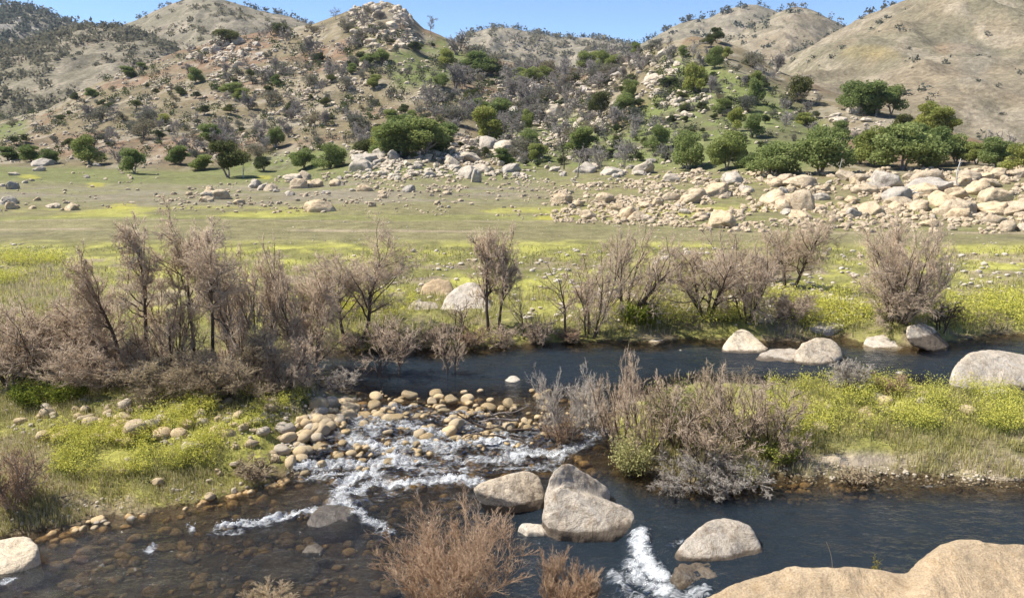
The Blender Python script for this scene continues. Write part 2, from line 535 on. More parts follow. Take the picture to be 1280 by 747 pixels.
def far_hill(table, yb, rough, seed, cols, drifts=()):
    t = np.array(table, float)
    dx, dy, dz = ray(t[:, 0], t[:, 1])
    ka, ky, kz = dx / dy, t[:, 2], CAM_Z + dz / dy * t[:, 2]
    az = np.linspace(ka[0], ka[-1], 260)
    s = np.concatenate([np.linspace(0, 1, 110), np.linspace(1.02, 1.5, 12)])
    S, A = np.meshgrid(s, az, indexing='ij')
    yc = np.interp(A, ka, ky); zc = np.interp(A, ka, kz)
    # smooth the crest so that it does not read as a polyline
    ker = np.hanning(13); ker /= ker.sum()
    zs = np.convolve(np.pad(zc[0], 6, mode='edge'), ker, 'valid'); zc = np.broadcast_to(zs, zc.shape)
    Y = yb + (yc - yb) * S
    X = A * Y
    prof = np.where(S <= 1, 0.75 * S + 0.25 * np.sin(np.clip(S, 0, 1) * math.pi / 2), 1 - 1.6 * (S - 1))
    Z = -6 + (zc + 6) * prof
    gul = 1 - np.abs(fb2(X / 70, Y / 160, seed, 4)) * 2
    env = np.sin(np.clip(S, 0, 1) * math.pi) * 0.9 + 0.1
    Z = Z + rough * env * (gul * 0.8 + fb2(X / 60, Y / 60, seed + 7, 5)) + rough * 0.15 * fb2(X / 12, Y / 12, seed + 9, 3)
    P = np.stack([X, Y, Z], -1).reshape(-1, 3)
    n = fb2(P[:, 0] / 90, P[:, 1] / 90, seed + 3, 4); n2 = fb2(P[:, 0] / 25, P[:, 1] / 25, seed + 5, 4)
    c = np.tile(np.array(cols[0]), (len(P), 1))
    c = blend(c, np.array(cols[1]), sstep(-0.2, 0.35, n)); c = blend(c, np.array(cols[2]), 0.7 * sstep(0.05, 0.4, n2))
    pr = project(P)
    for qx, qy, rx, ry, qc, wt in drifts:   # flower drifts, bare rock streaks
        e = ((pr[:, 0] - qx) / rx) ** 2 + ((pr[:, 1] - qy) / ry) ** 2
        c = blend(c, np.array(qc), wt * (1 - sstep(.3, 1.2, e + .9 * n2)))
    g3 = 1 - np.abs(fb2(P[:, 0] / 30, P[:, 1] / 70, seed + 13, 4)) * 2
    c = blend(c, np.array([0.15, 0.135, 0.09]), 0.55 * sstep(.55, .95, g3)); c = blend(c, np.array([0.34, 0.29, 0.215]), .55 * sstep(.1, .4, fb2(P[:, 0] / 9, P[:, 1] / 22, seed + 15, 4)))
    me = make_mesh("hill", P, [grid_faces(len(s), len(az))], M_HILL, attrs={"Col": c})
    o = tag(link("hill", me), kind="structure")
    return dict(ka=ka, ky=ky, P=P.reshape(len(s), len(az), 3), S=s, A=az)


TAN = [(0.215, 0.18, 0.125), (0.19, 0.168, 0.112), (0.235, 0.19, 0.128)]
GRY = [(0.21, 0.185, 0.135), (0.195, 0.175, 0.12), (0.245, 0.205, 0.15)]
hill_right = far_hill([(820, 150, 560), (900, 118, 600), (980, 76, 640), (1020, 54, 660), (1060, 32, 680), (1100, 14, 690), (1140, -2, 700), (1200, -18, 700), (1280, -28, 700), (1400, -25, 690), (1600, 10, 680), (1900, 60, 650)], 240, 11, 201, TAN, [(1092, 68, 38, 11, (0.34, 0.26, 0.10), .42), (1195, 62, 30, 8, (0.31, 0.20, 0.125), .45), (1215, 75, 34, 30, (0.20, 0.185, 0.15), .5)])
hill_dome = far_hill([(860, 90, 1000), (910, 52, 1050), (950, 28, 1080), (975, 14, 1090), (995, 9, 1100), (1015, 13, 1100), (1050, 30, 1090), (1090, 56, 1080), (1200, 100, 1050)], 620, 9, 211, TAN)
hill_back = far_hill([(740, 90, 1400), (820, 45, 1400), (850, 28, 1400), (868, 24, 1400), (885, 23, 1400), (905, 14, 1400), (930, 7, 1400), (945, 7, 1400), (970, 14, 1400), (1000, 28, 1400), (1100, 80, 1350)], 900, 10, 221, GRY)
hill_saddle = far_hill([(520, 90, 1700), (560, 58, 1700), (590, 42, 1700), (612, 35, 1700), (640, 35, 1700), (665, 42, 1700), (700, 47, 1700), (740, 48, 1700), (790, 56, 1700), (850, 80, 1650)], 1000, 12, 231, GRY)
hill_cone = far_hill([(60, 70, 1150), (120, 44, 1180), (165, 28, 1200), (195, 14, 1200), (225, 2, 1200), (245, -4, 1200), (270, -4, 1200), (295, 4, 1200), (320, 12, 1200), (370, 24, 1180), (420, 45, 1150), (520, 90, 1100)], 650, 9, 241, GRY)
hill_left = far_hill([(-400, 60, 760), (-100, 62, 750), (-20, 60, 740), (35, 50, 730), (80, 40, 740), (118, 33, 750), (150, 37, 750), (180, 42, 740), (215, 58, 720), (240, 74, 700), (300, 110, 650), (400, 150, 600)], 420, 7, 251, GRY)
hill_rocky = far_hill([(-300, 0, 1300), (-80, 8, 1300), (0, 6, 1300), (25, 6, 1300), (45, 13, 1300), (70, 22, 1300), (100, 30, 1280), (135, 46, 1250), (220, 90, 1200)], 800, 12, 261, [(0.25, 0.22, 0.17), (0.2, 0.18, 0.13), (0.38, 0.35, 0.30)])
# ------------------------------------------------------------------ river water
def strokes_field(x, y, strokes, z=0.1):
    """largest value of soft brush strokes; strokes: (pixel polyline, half width m, strength)"""
    P = np.stack([x, y], 1)
    best = np.zeros(len(x))
    for pts, w, st in strokes:
        W = pxpoly(pts, z)
        d2 = np.full(len(P), 1e9)
        for a, b in zip(W[:-1], W[1:]):
            ab = b - a
            t = np.clip(((P - a) @ ab) / max(ab @ ab, 1e-9), 0, 1)
            d2 = np.minimum(d2, ((P - a - t[:, None] * ab) ** 2).sum(1))
        best = np.maximum(best, st * np.exp(-d2 / w ** 2))
    return best


FOAM = [
    ([(702, 566), (660, 562), (640, 566)], .34, 1.0), ([(650, 556), (600, 548), (560, 560), (520, 552), (480, 560), (440, 552)], .36, .95),
    ([(470, 532), (520, 540), (560, 545)], .35, .85), ([(400, 515), (440, 528), (470, 545)], .3, .75), ([(560, 530), (600, 540), (640, 545)], .25, .7),
    ([(372, 580), (420, 576), (470, 576), (520, 572)], .32, .9), ([(490, 568), (455, 585), (430, 600), (425, 622)], .32, 1.0),
    ([(598, 598), (560, 594), (520, 600), (470, 600), (440, 612)], .25, 1.0), ([(425, 620), (450, 640), (475, 652), (485, 664)], .2, .85),
    ([(280, 654), (320, 648), (350, 642), (388, 634)], .22, 1.0), ([(262, 664), (300, 660)], .12, .6),
    ([(690, 575), (720, 566), (745, 556)], .22, .8), ([(735, 548), (762, 545)], .25, .8), ([(655, 580), (700, 582)], .16, .7),
    ([(798, 672), (800, 690), (812, 708), (828, 722)], .2, 1.2), ([(790, 700), (800, 722), (830, 735)], .22, 1.0), ([(770, 712), (785, 735), (800, 746)], .2, .7),
    ([(840, 690), (850, 684)], .10, .7), ([(830, 742), (880, 747)], .15, .7), ([(0, 722), (12, 718)], .15, .9), ([(185, 682), (192, 676)], .08, .9), ([(235, 652), (242, 660)], .07, .8),
    ([(480, 515), (540, 520), (600, 525)], .2, .6), ([(385, 590), (430, 590), (470, 588)], .3, .8), ([(560, 570), (610, 572), (650, 572)], .25, .8), ([(500, 580), (540, 585), (580, 582)], .25, .75),
    ([(1090, 620), (1180, 615), (1240, 622)], .12, .25),
]
WA = np.linspace(-1.6, 1.6, 1250)
WA = np.unique(np.concatenate([np.linspace(-0.78, 0.78, 1100), np.linspace(-1.7, -0.78, 40), np.linspace(0.78, 1.7, 40)]))
WY = np.concatenate([np.linspace(10.2, 26, 520), np.geomspace(26.05, 47, 160)])
WYg, WAg = np.meshgrid(WY, WA, indexing='ij')
WXg = WAg * WYg
wx, wy = WXg.ravel(), WYg.ravel()
foam = strokes_field(wx, wy, FOAM)
riff = pxpoly([(395, 508), (470, 510), (700, 535), (760, 545), (740, 572), (640, 590), (560, 600), (430, 640), (370, 600), (370, 570)])
foam = np.maximum(foam, 0.36 * sstep(-.3, .5, poly_sd(np.stack([wx, wy], 1), riff)))
wlev = water_level(wx, wy)
bedz = height(wx, wy)
depth = np.clip(wlev - bedz, 0, 2)
chop = sstep(0.05, 0.6, foam)
fast = strokes_field(wx, wy, [([(380, 560), (520, 560), (690, 565)], 2.0, 1.0), ([(300, 650), (420, 620), (520, 640)], 1.6, .6), ([(800, 690), (800, 747)], 1.3, 1.0)])
wz = wlev + chop * (0.11 * fb2(wx * 3.2, wy * 3.2, 301, 3) + 0.09 * np.abs(vn2(wx * 7.5, wy * 7.5, 305))) \
    + (0.012 + 0.03 * fast) * fb2(wx * 1.6, wy * 2.6, 311, 4)
wf = grid_faces(len(WY), len(WA))
keep = ((wlev - bedz).reshape(-1)[wf] > -0.06).any(1) & (wy[wf].min(1) > 10.4)
wf = wf[keep]
used = np.unique(wf); remap = np.full(len(wx), -1); remap[used] = np.arange(len(used))

M_WATER, nt, out = new_mat("river_water")
tc = N(nt, "ShaderNodeTexCoord").outputs["Object"]
mp = N(nt, "ShaderNodeMapping"); mp.inputs["Scale"].default_value = (0.75, 1.5, 1); mp.inputs["Rotation"].default_value = (0, 0, math.radians(-8))
nt.links.new(tc, mp.inputs[0])
a_foam = attr(nt, "foam").outputs["Fac"]; a_dep = attr(nt, "depth").outputs["Fac"]; a_fast = attr(nt, "fast").outputs["Fac"]
w1 = noise(nt, mp.outputs[0], 2.2, 5, 0.6, 0.6); w2 = noise(nt, mp.outputs[0], 9.0, 4, 0.6, 0.4)
hsum = math_n(nt, 'ADD', w1.outputs[0], math_n(nt, 'MULTIPLY', w2.outputs[0], 0.28))
amp = math_n(nt, 'ADD', 0.16, math_n(nt, 'MULTIPLY', a_fast, 0.22))
nb = bump(nt, math_n(nt, 'MULTIPLY', hsum, amp), 1.0, 1.0)
fr = N(nt, "ShaderNodeFresnel", i_IOR=1.33); nt.links.new(nb, fr.inputs["Normal"])
gl = N(nt, "ShaderNodeBsdfGlossy", i_Roughness=0.06); nt.links.new(nb, gl.inputs["Normal"])
tr = N(nt, "ShaderNodeBsdfTransparent")
tint = ramp(nt, a_dep, [(0.0, (0.93, 0.92, 0.89)), (0.10, (0.84, 0.80, 0.71)), (0.25, (0.66, 0.62, 0.52)), (0.55, (0.33, 0.35, 0.33))])
nt.links.new(tint.outputs[0], tr.inputs[0])
mx = nt.nodes.new("ShaderNodeMixShader")
body = N(nt, "ShaderNodeBsdfDiffuse"); body.inputs[0].default_value = (0.028, 0.042, 0.056, 1)   # silty deep water; blue-grey colour also stands in for weak sky reflection
mb = nt.nodes.new("ShaderNodeMixShader")
nt.links.new(ramp(nt, a_dep, [(0.24, 0.0), (0.58, 0.5)]).outputs[0], mb.inputs[0]); nt.links.new(tr.outputs[0], mb.inputs[1]); nt.links.new(body.outputs[0], mb.inputs[2])
nt.links.new(fr.outputs[0], mx.inputs[0]); nt.links.new(mb.outputs[0], mx.inputs[1]); nt.links.new(gl.outputs[0], mx.inputs[2])
# white water: broken by streaky noise
fm = N(nt, "ShaderNodeMapping"); fm.inputs["Scale"].default_value = (0.6, 1.35, 1); nt.links.new(tc, fm.inputs[0])
fn = noise(nt, fm.outputs[0], 5.0, 7, 0.68, 1.6); fn2 = noise(nt, fm.outputs[0], 1.6, 3, 0.5, 0.5)
cov = math_n(nt, 'ADD', math_n(nt, 'MULTIPLY', a_foam, 0.62), math_n(nt, 'ADD', math_n(nt, 'MULTIPLY', fn.outputs[0], 1.5), math_n(nt, 'MULTIPLY', fn2.outputs[0], 0.5)))
fmask = ramp(nt, cov, [(0.0, 0.0), (1.0, 1.0)])
fmask = math_n(nt, 'MULTIPLY', math_n(nt, 'MULTIPLY', math_n(nt, 'SUBTRACT', cov, 1.25), 1.45, clamp=True), math_n(nt, 'MULTIPLY', a_foam, 4.0, clamp=True), clamp=True)
fo = N(nt, "ShaderNodeBsdfDiffuse"); fo.inputs[0].default_value = (0.82, 0.85, 0.87, 1)
fbp = bump(nt, fn.outputs[0], 0.8, 0.12); nt.links.new(fbp, fo.inputs["Normal"])
fmask = math_n(nt, 'MULTIPLY', fmask, 0.9)
mx2 = nt.nodes.new("ShaderNodeMixShader")
nt.links.new(fmask, mx2.inputs[0]); nt.links.new(mx.outputs[0], mx2.inputs[1]); nt.links.new(fo.outputs[0], mx2.inputs[2])
nt.links.new(mx2.outputs[0], out.inputs[0])
V = np.stack([wx, wy, wz], 1)[used]
me = make_mesh("river_water", V, [remap[wf]], M_WATER, attrs={"foam": foam[used], "depth": depth[used], "fast": fast[used]})
tag(link("river_water", me), kind="structure")

# drops thrown up where the water breaks
r_sp = np.random.default_rng(3)
cand = np.flatnonzero(foam > .75)
pick = r_sp.choice(cand, 2600)
sp = np.stack([wx, wy, wz], 1)[pick] + r_sp.normal(size=(2600, 3)) * np.array([.05, .05, 0])
sp[:, 2] += np.abs(r_sp.normal(size=2600)) * .035 * foam[pick]
oct_v = np.array([[1, 0, 0], [-1, 0, 0], [0, 1, 0], [0, -1, 0], [0, 0, 1], [0, 0, -1]], float)
oct_f = np.array([[0, 2, 4], [2, 1, 4], [1, 3, 4], [3, 0, 4], [2, 0, 5], [1, 2, 5], [3, 1, 5], [0, 3, 5]])
sz = r_sp.uniform(.004, .013, 2600)
M_SPRAY, nt, out = new_mat("white_spray")
diffuse_out(nt, out, (0.85, 0.87, 0.88), .6)
tag(link("water_spray", make_mesh("water_spray", (sp[:, None, :] + oct_v[None] * sz[:, None, None]).reshape(-1, 3), [(oct_f[None] + np.arange(2600)[:, None, None] * 6).reshape(-1, 3)], M_SPRAY)), kind="stuff")
# ------------------------------------------------------------------ granite
def granite(name, base, warm, stain, scale=1.0, wet=False, rim=None):
    m, nt, out = new_mat(name)
    tc = N(nt, "ShaderNodeTexCoord").outputs["Object"]
    oi = N(nt, "ShaderNodeObjectInfo").outputs["Random"]
    big = noise(nt, tc, 0.9 * scale, 6, 0.6, 0.4); mid = noise(nt, tc, 4.5 * scale, 6, 0.65); fine = noise(nt, tc, 42 * scale, 3, 0.7)
    c = mixc(nt, base, warm, ramp(nt, big.outputs[0], [(0.35, 0), (0.68, 1)]).outputs[0])
    vary = ramp(nt, oi, [(0.0, (0.78, 0.78, 0.80)), (0.5, (1.0, 0.97, 0.93)), (1.0, (1.12, 1.04, 0.92))])
    c = mixc(nt, c, vary.outputs[0], 1.0, 'MULTIPLY')
    c = mixc(nt, c, stain, math_n(nt, 'MULTIPLY', ramp(nt, mid.outputs[0], [(0.50, 0), (0.66, 1)]).outputs[0], 0.85))
    vein = noise(nt, tc, 1.7 * scale, 8, 0.7, 1.2)
    c = mixc(nt, c, stain, ramp(nt, vein.outputs[0], [(0.485, 0), (0.5, 0.8), (0.515, 0)]).outputs[0])
    c = mixc(nt, c, ramp(nt, vein.outputs[0], [(0.3, 0.78), (0.7, 1.16)]).outputs[0], 1.0, 'MULTIPLY')
    c = mixc(nt, c, ramp(nt, fine.outputs[0], [(0.32, 0.68), (0.62, 1.2)]).outputs[0], 1.0, 'MULTIPLY')
    nb = bump(nt, fine.outputs[0], 0.35, 0.01 / scale); nb = bump(nt, mid.outputs[0], 0.55, 0.10 / scale, nb); nb = bump(nt, vein.outputs[0], 0.5, 0.25 / scale, nb)
    if rim is not None:   # wet band left by the water level
        z = N(nt, 'ShaderNodeSeparateXYZ'); nt.links.new(tc, z.inputs[0])
        zz = math_n(nt, 'ADD', z.outputs[2], math_n(nt, 'MULTIPLY', mid.outputs[0], -0.12))
        c = mixc(nt, (0.12, 0.095, 0.07), c, math_n(nt, 'MULTIPLY', math_n(nt, 'SUBTRACT', zz, rim), 22.0, clamp=True))
    diffuse_out(nt, out, c, 0.35 if wet else 0.85, nb, 0.5 if wet else 0.2)
    return m


M_GRAN = granite("grey_granite", (0.47, 0.43, 0.37), (0.50, 0.43, 0.33), (0.215, 0.165, 0.115), rim=0.44)
M_TAN = granite("tan_granite", (0.46, 0.36, 0.235), (0.50, 0.38, 0.24), (0.36, 0.26, 0.15))
M_PALE = granite("pale_granite", (0.56, 0.52, 0.45), (0.57, 0.49, 0.37), (0.32, 0.27, 0.21))
M_PALER = granite("pale_river_granite", (0.60, 0.545, 0.455), (0.60, 0.49, 0.34), (0.32, 0.26, 0.19), rim=0.44)
M_WETROCK = granite("wet_granite", (0.11, 0.09, 0.065), (0.13, 0.10, 0.065), (0.06, 0.05, 0.04), wet=True)
M_COB = granite("river_cobble_stone", (0.54, 0.44, 0.285), (0.58, 0.47, 0.31), (0.38, 0.28, 0.16), 3.0)
M_COBW = granite("wet_cobble_stone", (0.36, 0.27, 0.14), (0.44, 0.34, 0.18), (0.22, 0.155, 0.075), 3.0, wet=True)
M_COBG = granite("grey_cobble_stone", (0.51, 0.46, 0.375), (0.55, 0.48, 0.36), (0.33, 0.27, 0.20), 3.0)
M_HROCK = granite("hill_granite", (0.52, 0.48, 0.41), (0.54, 0.465, 0.36), (0.25, 0.215, 0.175), 0.5)
M_HROCKT = granite("strand_granite", (0.54, 0.45, 0.32), (0.56, 0.46, 0.32), (0.32, 0.235, 0.15), 0.5)

_ico = {}


def ico(sub):
    if sub not in _ico:
        bm = bmesh.new(); bmesh.ops.create_icosphere(bm, subdivisions=sub, radius=1)
        V = np.array([v.co for v in bm.verts]); F = np.array([[v.index for v in f.verts] for f in bm.faces]); bm.free()
        _ico[sub] = (V, F)
    return _ico[sub]


def rock_verts(seed, sub, cuts=7, blocky=2.6, rough=0.10):
    r = np.random.default_rng(seed)
    V, F = ico(sub); p = V.copy()
    q, _ = np.linalg.qr(r.normal(size=(3, 3)))
    p = p @ q
    p = p / (np.abs(p) ** blocky).sum(1)[:, None] ** (1 / blocky)
    p = p @ q.T
    for _ in range(cuts):
        n = r.normal(size=3); n[2] *= 0.8; n /= np.linalg.norm(n)
        d = r.uniform(0.55, 0.88)
        over = np.maximum(0, p @ n - d)
        p = p - n * (over * 0.9)[:, None]
    nn = V
    p = p + nn * (rough * fb3(p * 1.5 + seed, seed, 4))[:, None] + nn * (rough * 0.25 * fb3(p * 6 + seed, seed + 5, 3))[:, None]
    p = p - (p.max(0) + p.min(0)) / 2
    return p / (p.max(0) - p.min(0)).max() * 2, F


def rock_mesh(name, seed, sub, mat, cuts=7, blocky=2.6, rough=0.10):
    p, F = rock_verts(seed, sub, cuts, blocky, rough)
    return make_mesh(name, p, [F], mat)


def hull_rock(name, lobes, mat, voxel, base_z, smooth=10, amp=0.03, nscale=1.2, seed=1, k_=1.08, kx=0.0):
    """boulder from the corner points of one or more convex lobes, worn round"""
    bm = bmesh.new()
    for pts in lobes:
        pts = [Vector(p) for p in pts]
        c = sum(pts, Vector()) / len(pts)
        foot = [Vector((c.x + kx + (p.x - c.x) * k_, c.y + (p.y - c.y) * k_, base_z)) for p in pts]
        vs = [bm.verts.new(p) for p in pts + foot]
        bmesh.ops.convex_hull(bm, input=vs)
    me = bpy.data.meshes.new("tmp"); bm.to_mesh(me); bm.free()
    o = bpy.data.objects.new("tmp", me); COL.objects.link(o)
    md = o.modifiers.new("r", 'REMESH'); md.mode = 'VOXEL'; md.voxel_size = voxel
    ms = o.modifiers.new("s", 'SMOOTH'); ms.iterations = smooth; ms.factor = 0.5
    dg = bpy.context.evaluated_depsgraph_get(); dg.update()
    m2 = bpy.data.meshes.new_from_object(o.evaluated_get(dg))
    bpy.data.objects.remove(o); bpy.data.meshes.remove(me)
    n = len(m2.vertices); V = np.empty(n * 3); m2.vertices.foreach_get("co", V); V = V.reshape(-1, 3)
    nm = np.empty(n * 3, np.float32); m2.vertex_normals.foreach_get("vector", nm); nm = nm.reshape(-1, 3)
    V = V + nm * (amp * fb3(V * nscale + seed * 3.1, seed, 5) + amp * 0.35 * fb3(V * nscale * 5, seed + 9, 3))[:, None]
    cen = np.array([V[:, 0].mean(), V[:, 1].mean(), base_z])
    m2.vertices.foreach_set("co", (V - cen).ravel().astype(np.float32))
    m2.name = name; m2.materials.clear(); m2.materials.append(mat)
    m2.polygons.foreach_set("use_smooth", np.ones(len(m2.polygons), bool)); m2.update()
    o = link(name, m2); o.location = cen
    return o


def px_lobe(pts, Y0):
    return [tuple(at_depth(x, y, Y0 + d)) for x, y, d in pts]


def hero(pts_list, base_px, label, mat=M_GRAN, voxel=0.05, cat="boulder", z=None, smooth=10, amp=0.035, nscale=1.2, seed=1, sink=0.45, group=None, name="granite_boulder", k_=1.08, kx=0.0):
    g = on_level(base_px[0], base_px[1], 0.12 if z is None else z)
    Y0 = g[1]
    lobes = [px_lobe(p, Y0) for p in pts_list]
    o = hull_rock(name, lobes, mat, voxel, (0.12 if z is None else z) - sink, smooth, amp * 1.7, nscale * 1.25, seed, k_, kx)
    tag(o, label, cat, group)
    return o


# the pair in the middle of the river
hero([[(590, 609, .15), (600, 604, .3), (618, 596, .5), (652, 586, .7), (668, 588, .8), (679, 597, .7), (683, 612, .55), (682, 626, .35), (676, 640, .15), (640, 628, .0), (612, 618, .0), (655, 588, 1.3), (630, 597, 1.2)]],
     (650, 636), "wedge-shaped grey boulder with a dark underside, against the largest boulder in mid river", seed=3, smooth=6, k_=.8, kx=.1)
hero([[(686, 648, .2), (700, 662, .05), (722, 669, .0), (765, 671, .0), (790, 669, .2), (798, 655, .45), (792, 640, .7), (770, 627, .85), (735, 621, .9), (700, 607, .75), (684, 612, .7), (679, 632, .45), (760, 630, 1.6), (700, 615, 1.6)],
      [(680, 640, .5), (681, 612, .75), (690, 588, 1.0), (702, 577, 1.15), (716, 578, 1.25), (742, 596, 1.4), (763, 611, 1.45), (758, 616, 1.2), (735, 622, 1.0), (700, 640, .6), (710, 582, 1.7), (745, 604, 1.9)]],
     (740, 669), "largest boulder in mid river, pale grey with a raised back lobe split by a notch", voxel=0.045, seed=5, smooth=7)
hero([[(845, 688, .2), (850, 680, .35), (872, 660, .6), (885, 650, .75), (905, 646, .85), (925, 648, .8), (940, 658, .7), (943, 668, .6), (950, 682, .45), (962, 700, .25), (955, 706, .15), (905, 700, .0), (870, 698, .0), (850, 695, .05), (900, 650, 1.5), (935, 662, 1.3)]],
     (900, 702), "smooth grey boulder in the stream beside the small waterfall, above a wet slab", seed=8, z=0.25, smooth=7)
hero([[(838, 712, .2), (845, 703, .5), (880, 700, .7), (930, 708, .7), (945, 716, .5), (930, 730, .1), (890, 738, .0), (850, 732, .0)]],
     (890, 735), "dark wet slab with water sliding over it below the smooth grey boulder", M_WETROCK, 0.05, seed=9, z=0.15, amp=0.05, nscale=2)
hero([[(648, 657, .2), (655, 652, .35), (675, 653, .35), (690, 659, .25), (692, 666, .1), (680, 667, .0), (660, 663, .0)]],
     (670, 667), "low pale rock barely above the water in front of the mid-river pair", M_PALE, 0.03, seed=10, sink=.12, z=0.05, amp=0.02)
hero([[(-30, 700, .4), (0, 676, .6), (20, 669, .7), (40, 670, .7), (47, 680, .5), (48, 690, .35), (30, 708, .1), (5, 716, .0), (-30, 722, .0), (20, 672, 1.3), (-20, 680, 1.3)]],
     (10, 714), "flat boulder with a white top in the shallows at the photo's left edge", M_PALE, 0.045, seed=12, z=0.05)
# sunken boulders
hero([[(382, 652, .3), (395, 632, .9), (420, 626, 1.1), (445, 632, 1.0), (452, 650, .6), (440, 664, .2), (400, 664, .1)]],
     (420, 665), "dark sunken boulder under the foam streaks below the rapids", M_WETROCK, 0.06, seed=13, z=0.0, sink=.6)
hero([[(300, 712, .3), (318, 690, .9), (350, 684, 1.1), (385, 690, 1.0), (400, 706, .6), (380, 722, .2), (330, 724, .1)]],
     (350, 722), "broad brown boulder under the water near the bottom shrubs", M_WETROCK, 0.06, seed=14, z=-0.08, sink=.6)
hero([[(376, 690, .1), (384, 680, .3), (398, 678, .4), (406, 684, .3), (402, 692, .05)]],
     (392, 692), "small dark rock with a white tip breaking the calm water of the lower pool", M_WETROCK, 0.03, seed=15, sink=.12, z=0.02)
# far channel
hero([[(902, 438, .3), (905, 428, .7), (915, 416, 1.2), (926, 410, 1.5), (938, 414, 1.4), (950, 424, 1.0), (961, 434, .5), (958, 443, .1), (930, 445, .0), (908, 443, .1), (925, 412, 2.2)]],
     (930, 443), "pyramid-shaped pale boulder rising behind the bare brush of the island", M_PALER, 0.09, seed=16, z=0.25)
hero([[(940, 452, .6), (950, 438, 1.2), (975, 433, 1.6), (1000, 434, 1.6), (1005, 445, .7), (990, 457, .2), (955, 458, .2)]],
     (980, 457), "low sloping grey rock leaning into the blocky boulder of the far channel", M_GRAN, 0.09, seed=17, z=0.25)
hero([[(992, 440, .5), (1002, 427, .9), (1020, 422, 1.2), (1042, 424, 1.3), (1053, 434, 1.0), (1054, 442, .7), (1043, 452, .2), (1015, 457, .0), (1000, 450, .2), (1030, 424, 2.2)]],
     (1020, 457), "blocky brownish boulder with a dark shaded side in the far channel", M_GRAN, 0.08, seed=18, z=0.25)
hero([[(1078, 432, .6), (1082, 420, 1.0), (1110, 415, 1.5), (1140, 417, 1.6), (1145, 432, .6), (1125, 436, .1), (1090, 435, .1)]],
     (1110, 436), "low whitish ledge under the tilted split boulder on the far bank", M_PALE, 0.09, seed=19, z=0.25)
hero([[(1131, 420, .5), (1133, 406, .9), (1150, 403, 1.4), (1168, 410, 1.5), (1180, 424, 1.3), (1187, 433, 1.0), (1184, 440, .5), (1172, 442, .2), (1150, 433, .3), (1136, 430, .35), (1155, 405, 2.4)]],
     (1160, 441), "tilted boulder with a dark cut face and bright top at the far bank", M_GRAN, 0.07, seed=20, z=0.25, smooth=4, sink=.1, k_=.55, kx=.45)
hero([[(1150, 427, 2.0), (1170, 416, 2.4), (1205, 416, 2.6), (1217, 422, 2.2), (1200, 426, 1.4), (1165, 428, 1.4)]],
     (1180, 432), "flat pale slab lying behind the tilted boulder", M_PALE, 0.1, seed=21, z=0.25)
hero([[(1190, 462, .5), (1194, 450, .9), (1210, 440, 1.4), (1235, 436, 1.9), (1260, 440, 2.1), (1300, 446, 2.2), (1330, 470, 1.0), (1300, 494, .1), (1260, 490, .0), (1215, 482, .0), (1196, 474, .2), (1240, 438, 3.2), (1320, 450, 3.0)]],
     (1250, 488), "huge rounded pale boulder cut by the right edge of the photo beside the far channel", M_PALER, 0.09, seed=22, z=0.25)
hero([[(1222, 489, .2), (1235, 484, .5), (1255, 484, .5), (1264, 489, .3), (1255, 493, .0), (1230, 493, .0)]],
     (1243, 493), "small flat stone at the foot of the huge rounded boulder", M_PALE, 0.04, seed=23, sink=.12, z=0.3, amp=.02)
hero([[(1116, 466, .2), (1122, 462, .5), (1134, 463, .5), (1139, 467, .2), (1128, 469, 0)]],
     (1128, 469), "small pale rock alone in open water left of the huge rounded boulder", M_PALE, 0.05, seed=24, sink=.12, z=0.25, amp=.02)
hero([[(629, 475, .2), (637, 468, .5), (645, 468, .5), (652, 474, .3), (645, 478, .0), (634, 478, .0)]],
     (641, 478), "small pointed pale rock in the middle of the dark far channel", M_PALE, 0.04, seed=25, sink=.12, z=0.25, amp=.02)
hero([[(846, 436, .3), (860, 433, .7), (884, 434, .7), (886, 438, .2), (850, 439, .0)]],
     (866, 439), "thin flat pale rock lying low in the water by the pyramid boulder", M_PALE, 0.05, seed=26, sink=.12, z=0.25, amp=.02)
hero([[(809, 426, .3), (815, 420, .8), (827, 420, .8), (833, 426, .3), (820, 429, .0)]],
     (820, 429), "small white rock at the edge of the far bank brush", M_PALE, 0.05, seed=27, sink=.12, z=0.25, amp=.02)
hero([[(1008, 406, .3), (1020, 400, .9), (1045, 402, 1.0), (1060, 406, .6), (1040, 410, .0), (1015, 409, .0)]],
     (1035, 409), "long flat pale rock set in the green grass of the far bank", M_PALE, 0.07, seed=28, z=0.6)
# rocks among the grass on the far bank
hero([[(522, 374, .6), (528, 354, 1.2), (545, 346, 1.6), (564, 350, 1.6), (571, 372, 1.0), (555, 380, .2), (530, 380, .2)]],
     (545, 380), "tan rounded boulder behind the large pale grey one on the far bank", M_TAN, 0.09, seed=29, z=0.6)
hero([[(546, 390, .5), (558, 368, 1.2), (576, 355, 1.9), (594, 353, 2.0), (608, 364, 1.6), (616, 386, .8), (606, 397, .1), (570, 398, .0), (585, 352, 3.0), (600, 360, 3.0)]],
     (582, 397), "large pale blue-grey boulder in the grass behind the slim two-stemmed tree", M_PALE, 0.09, seed=30, z=0.6, smooth=6)
hero([[(506, 386, .4), (516, 372, 1.0), (545, 376, 1.2), (556, 390, .7), (548, 398, .0), (520, 396, .0)]],
     (535, 397), "dark grey slab leaning low against the large pale boulder", M_GRAN, 0.08, seed=31, z=0.6)
hero([[(390, 401, .3), (396, 394, .8), (412, 393, .9), (421, 400, .5), (412, 405, .0), (395, 405, .0)]],
     (405, 405), "white rock on the far bank at the end of the left thicket", M_PALE, 0.07, seed=32, z=0.6)
hero([[(808, 386, .3), (812, 377, .9), (824, 375, 1.1), (834, 382, .7), (828, 390, .0), (812, 390, .0)]],
     (820, 390), "grey rock in the grass under the leaning bare tree", M_GRAN, 0.07, seed=33, z=0.6)
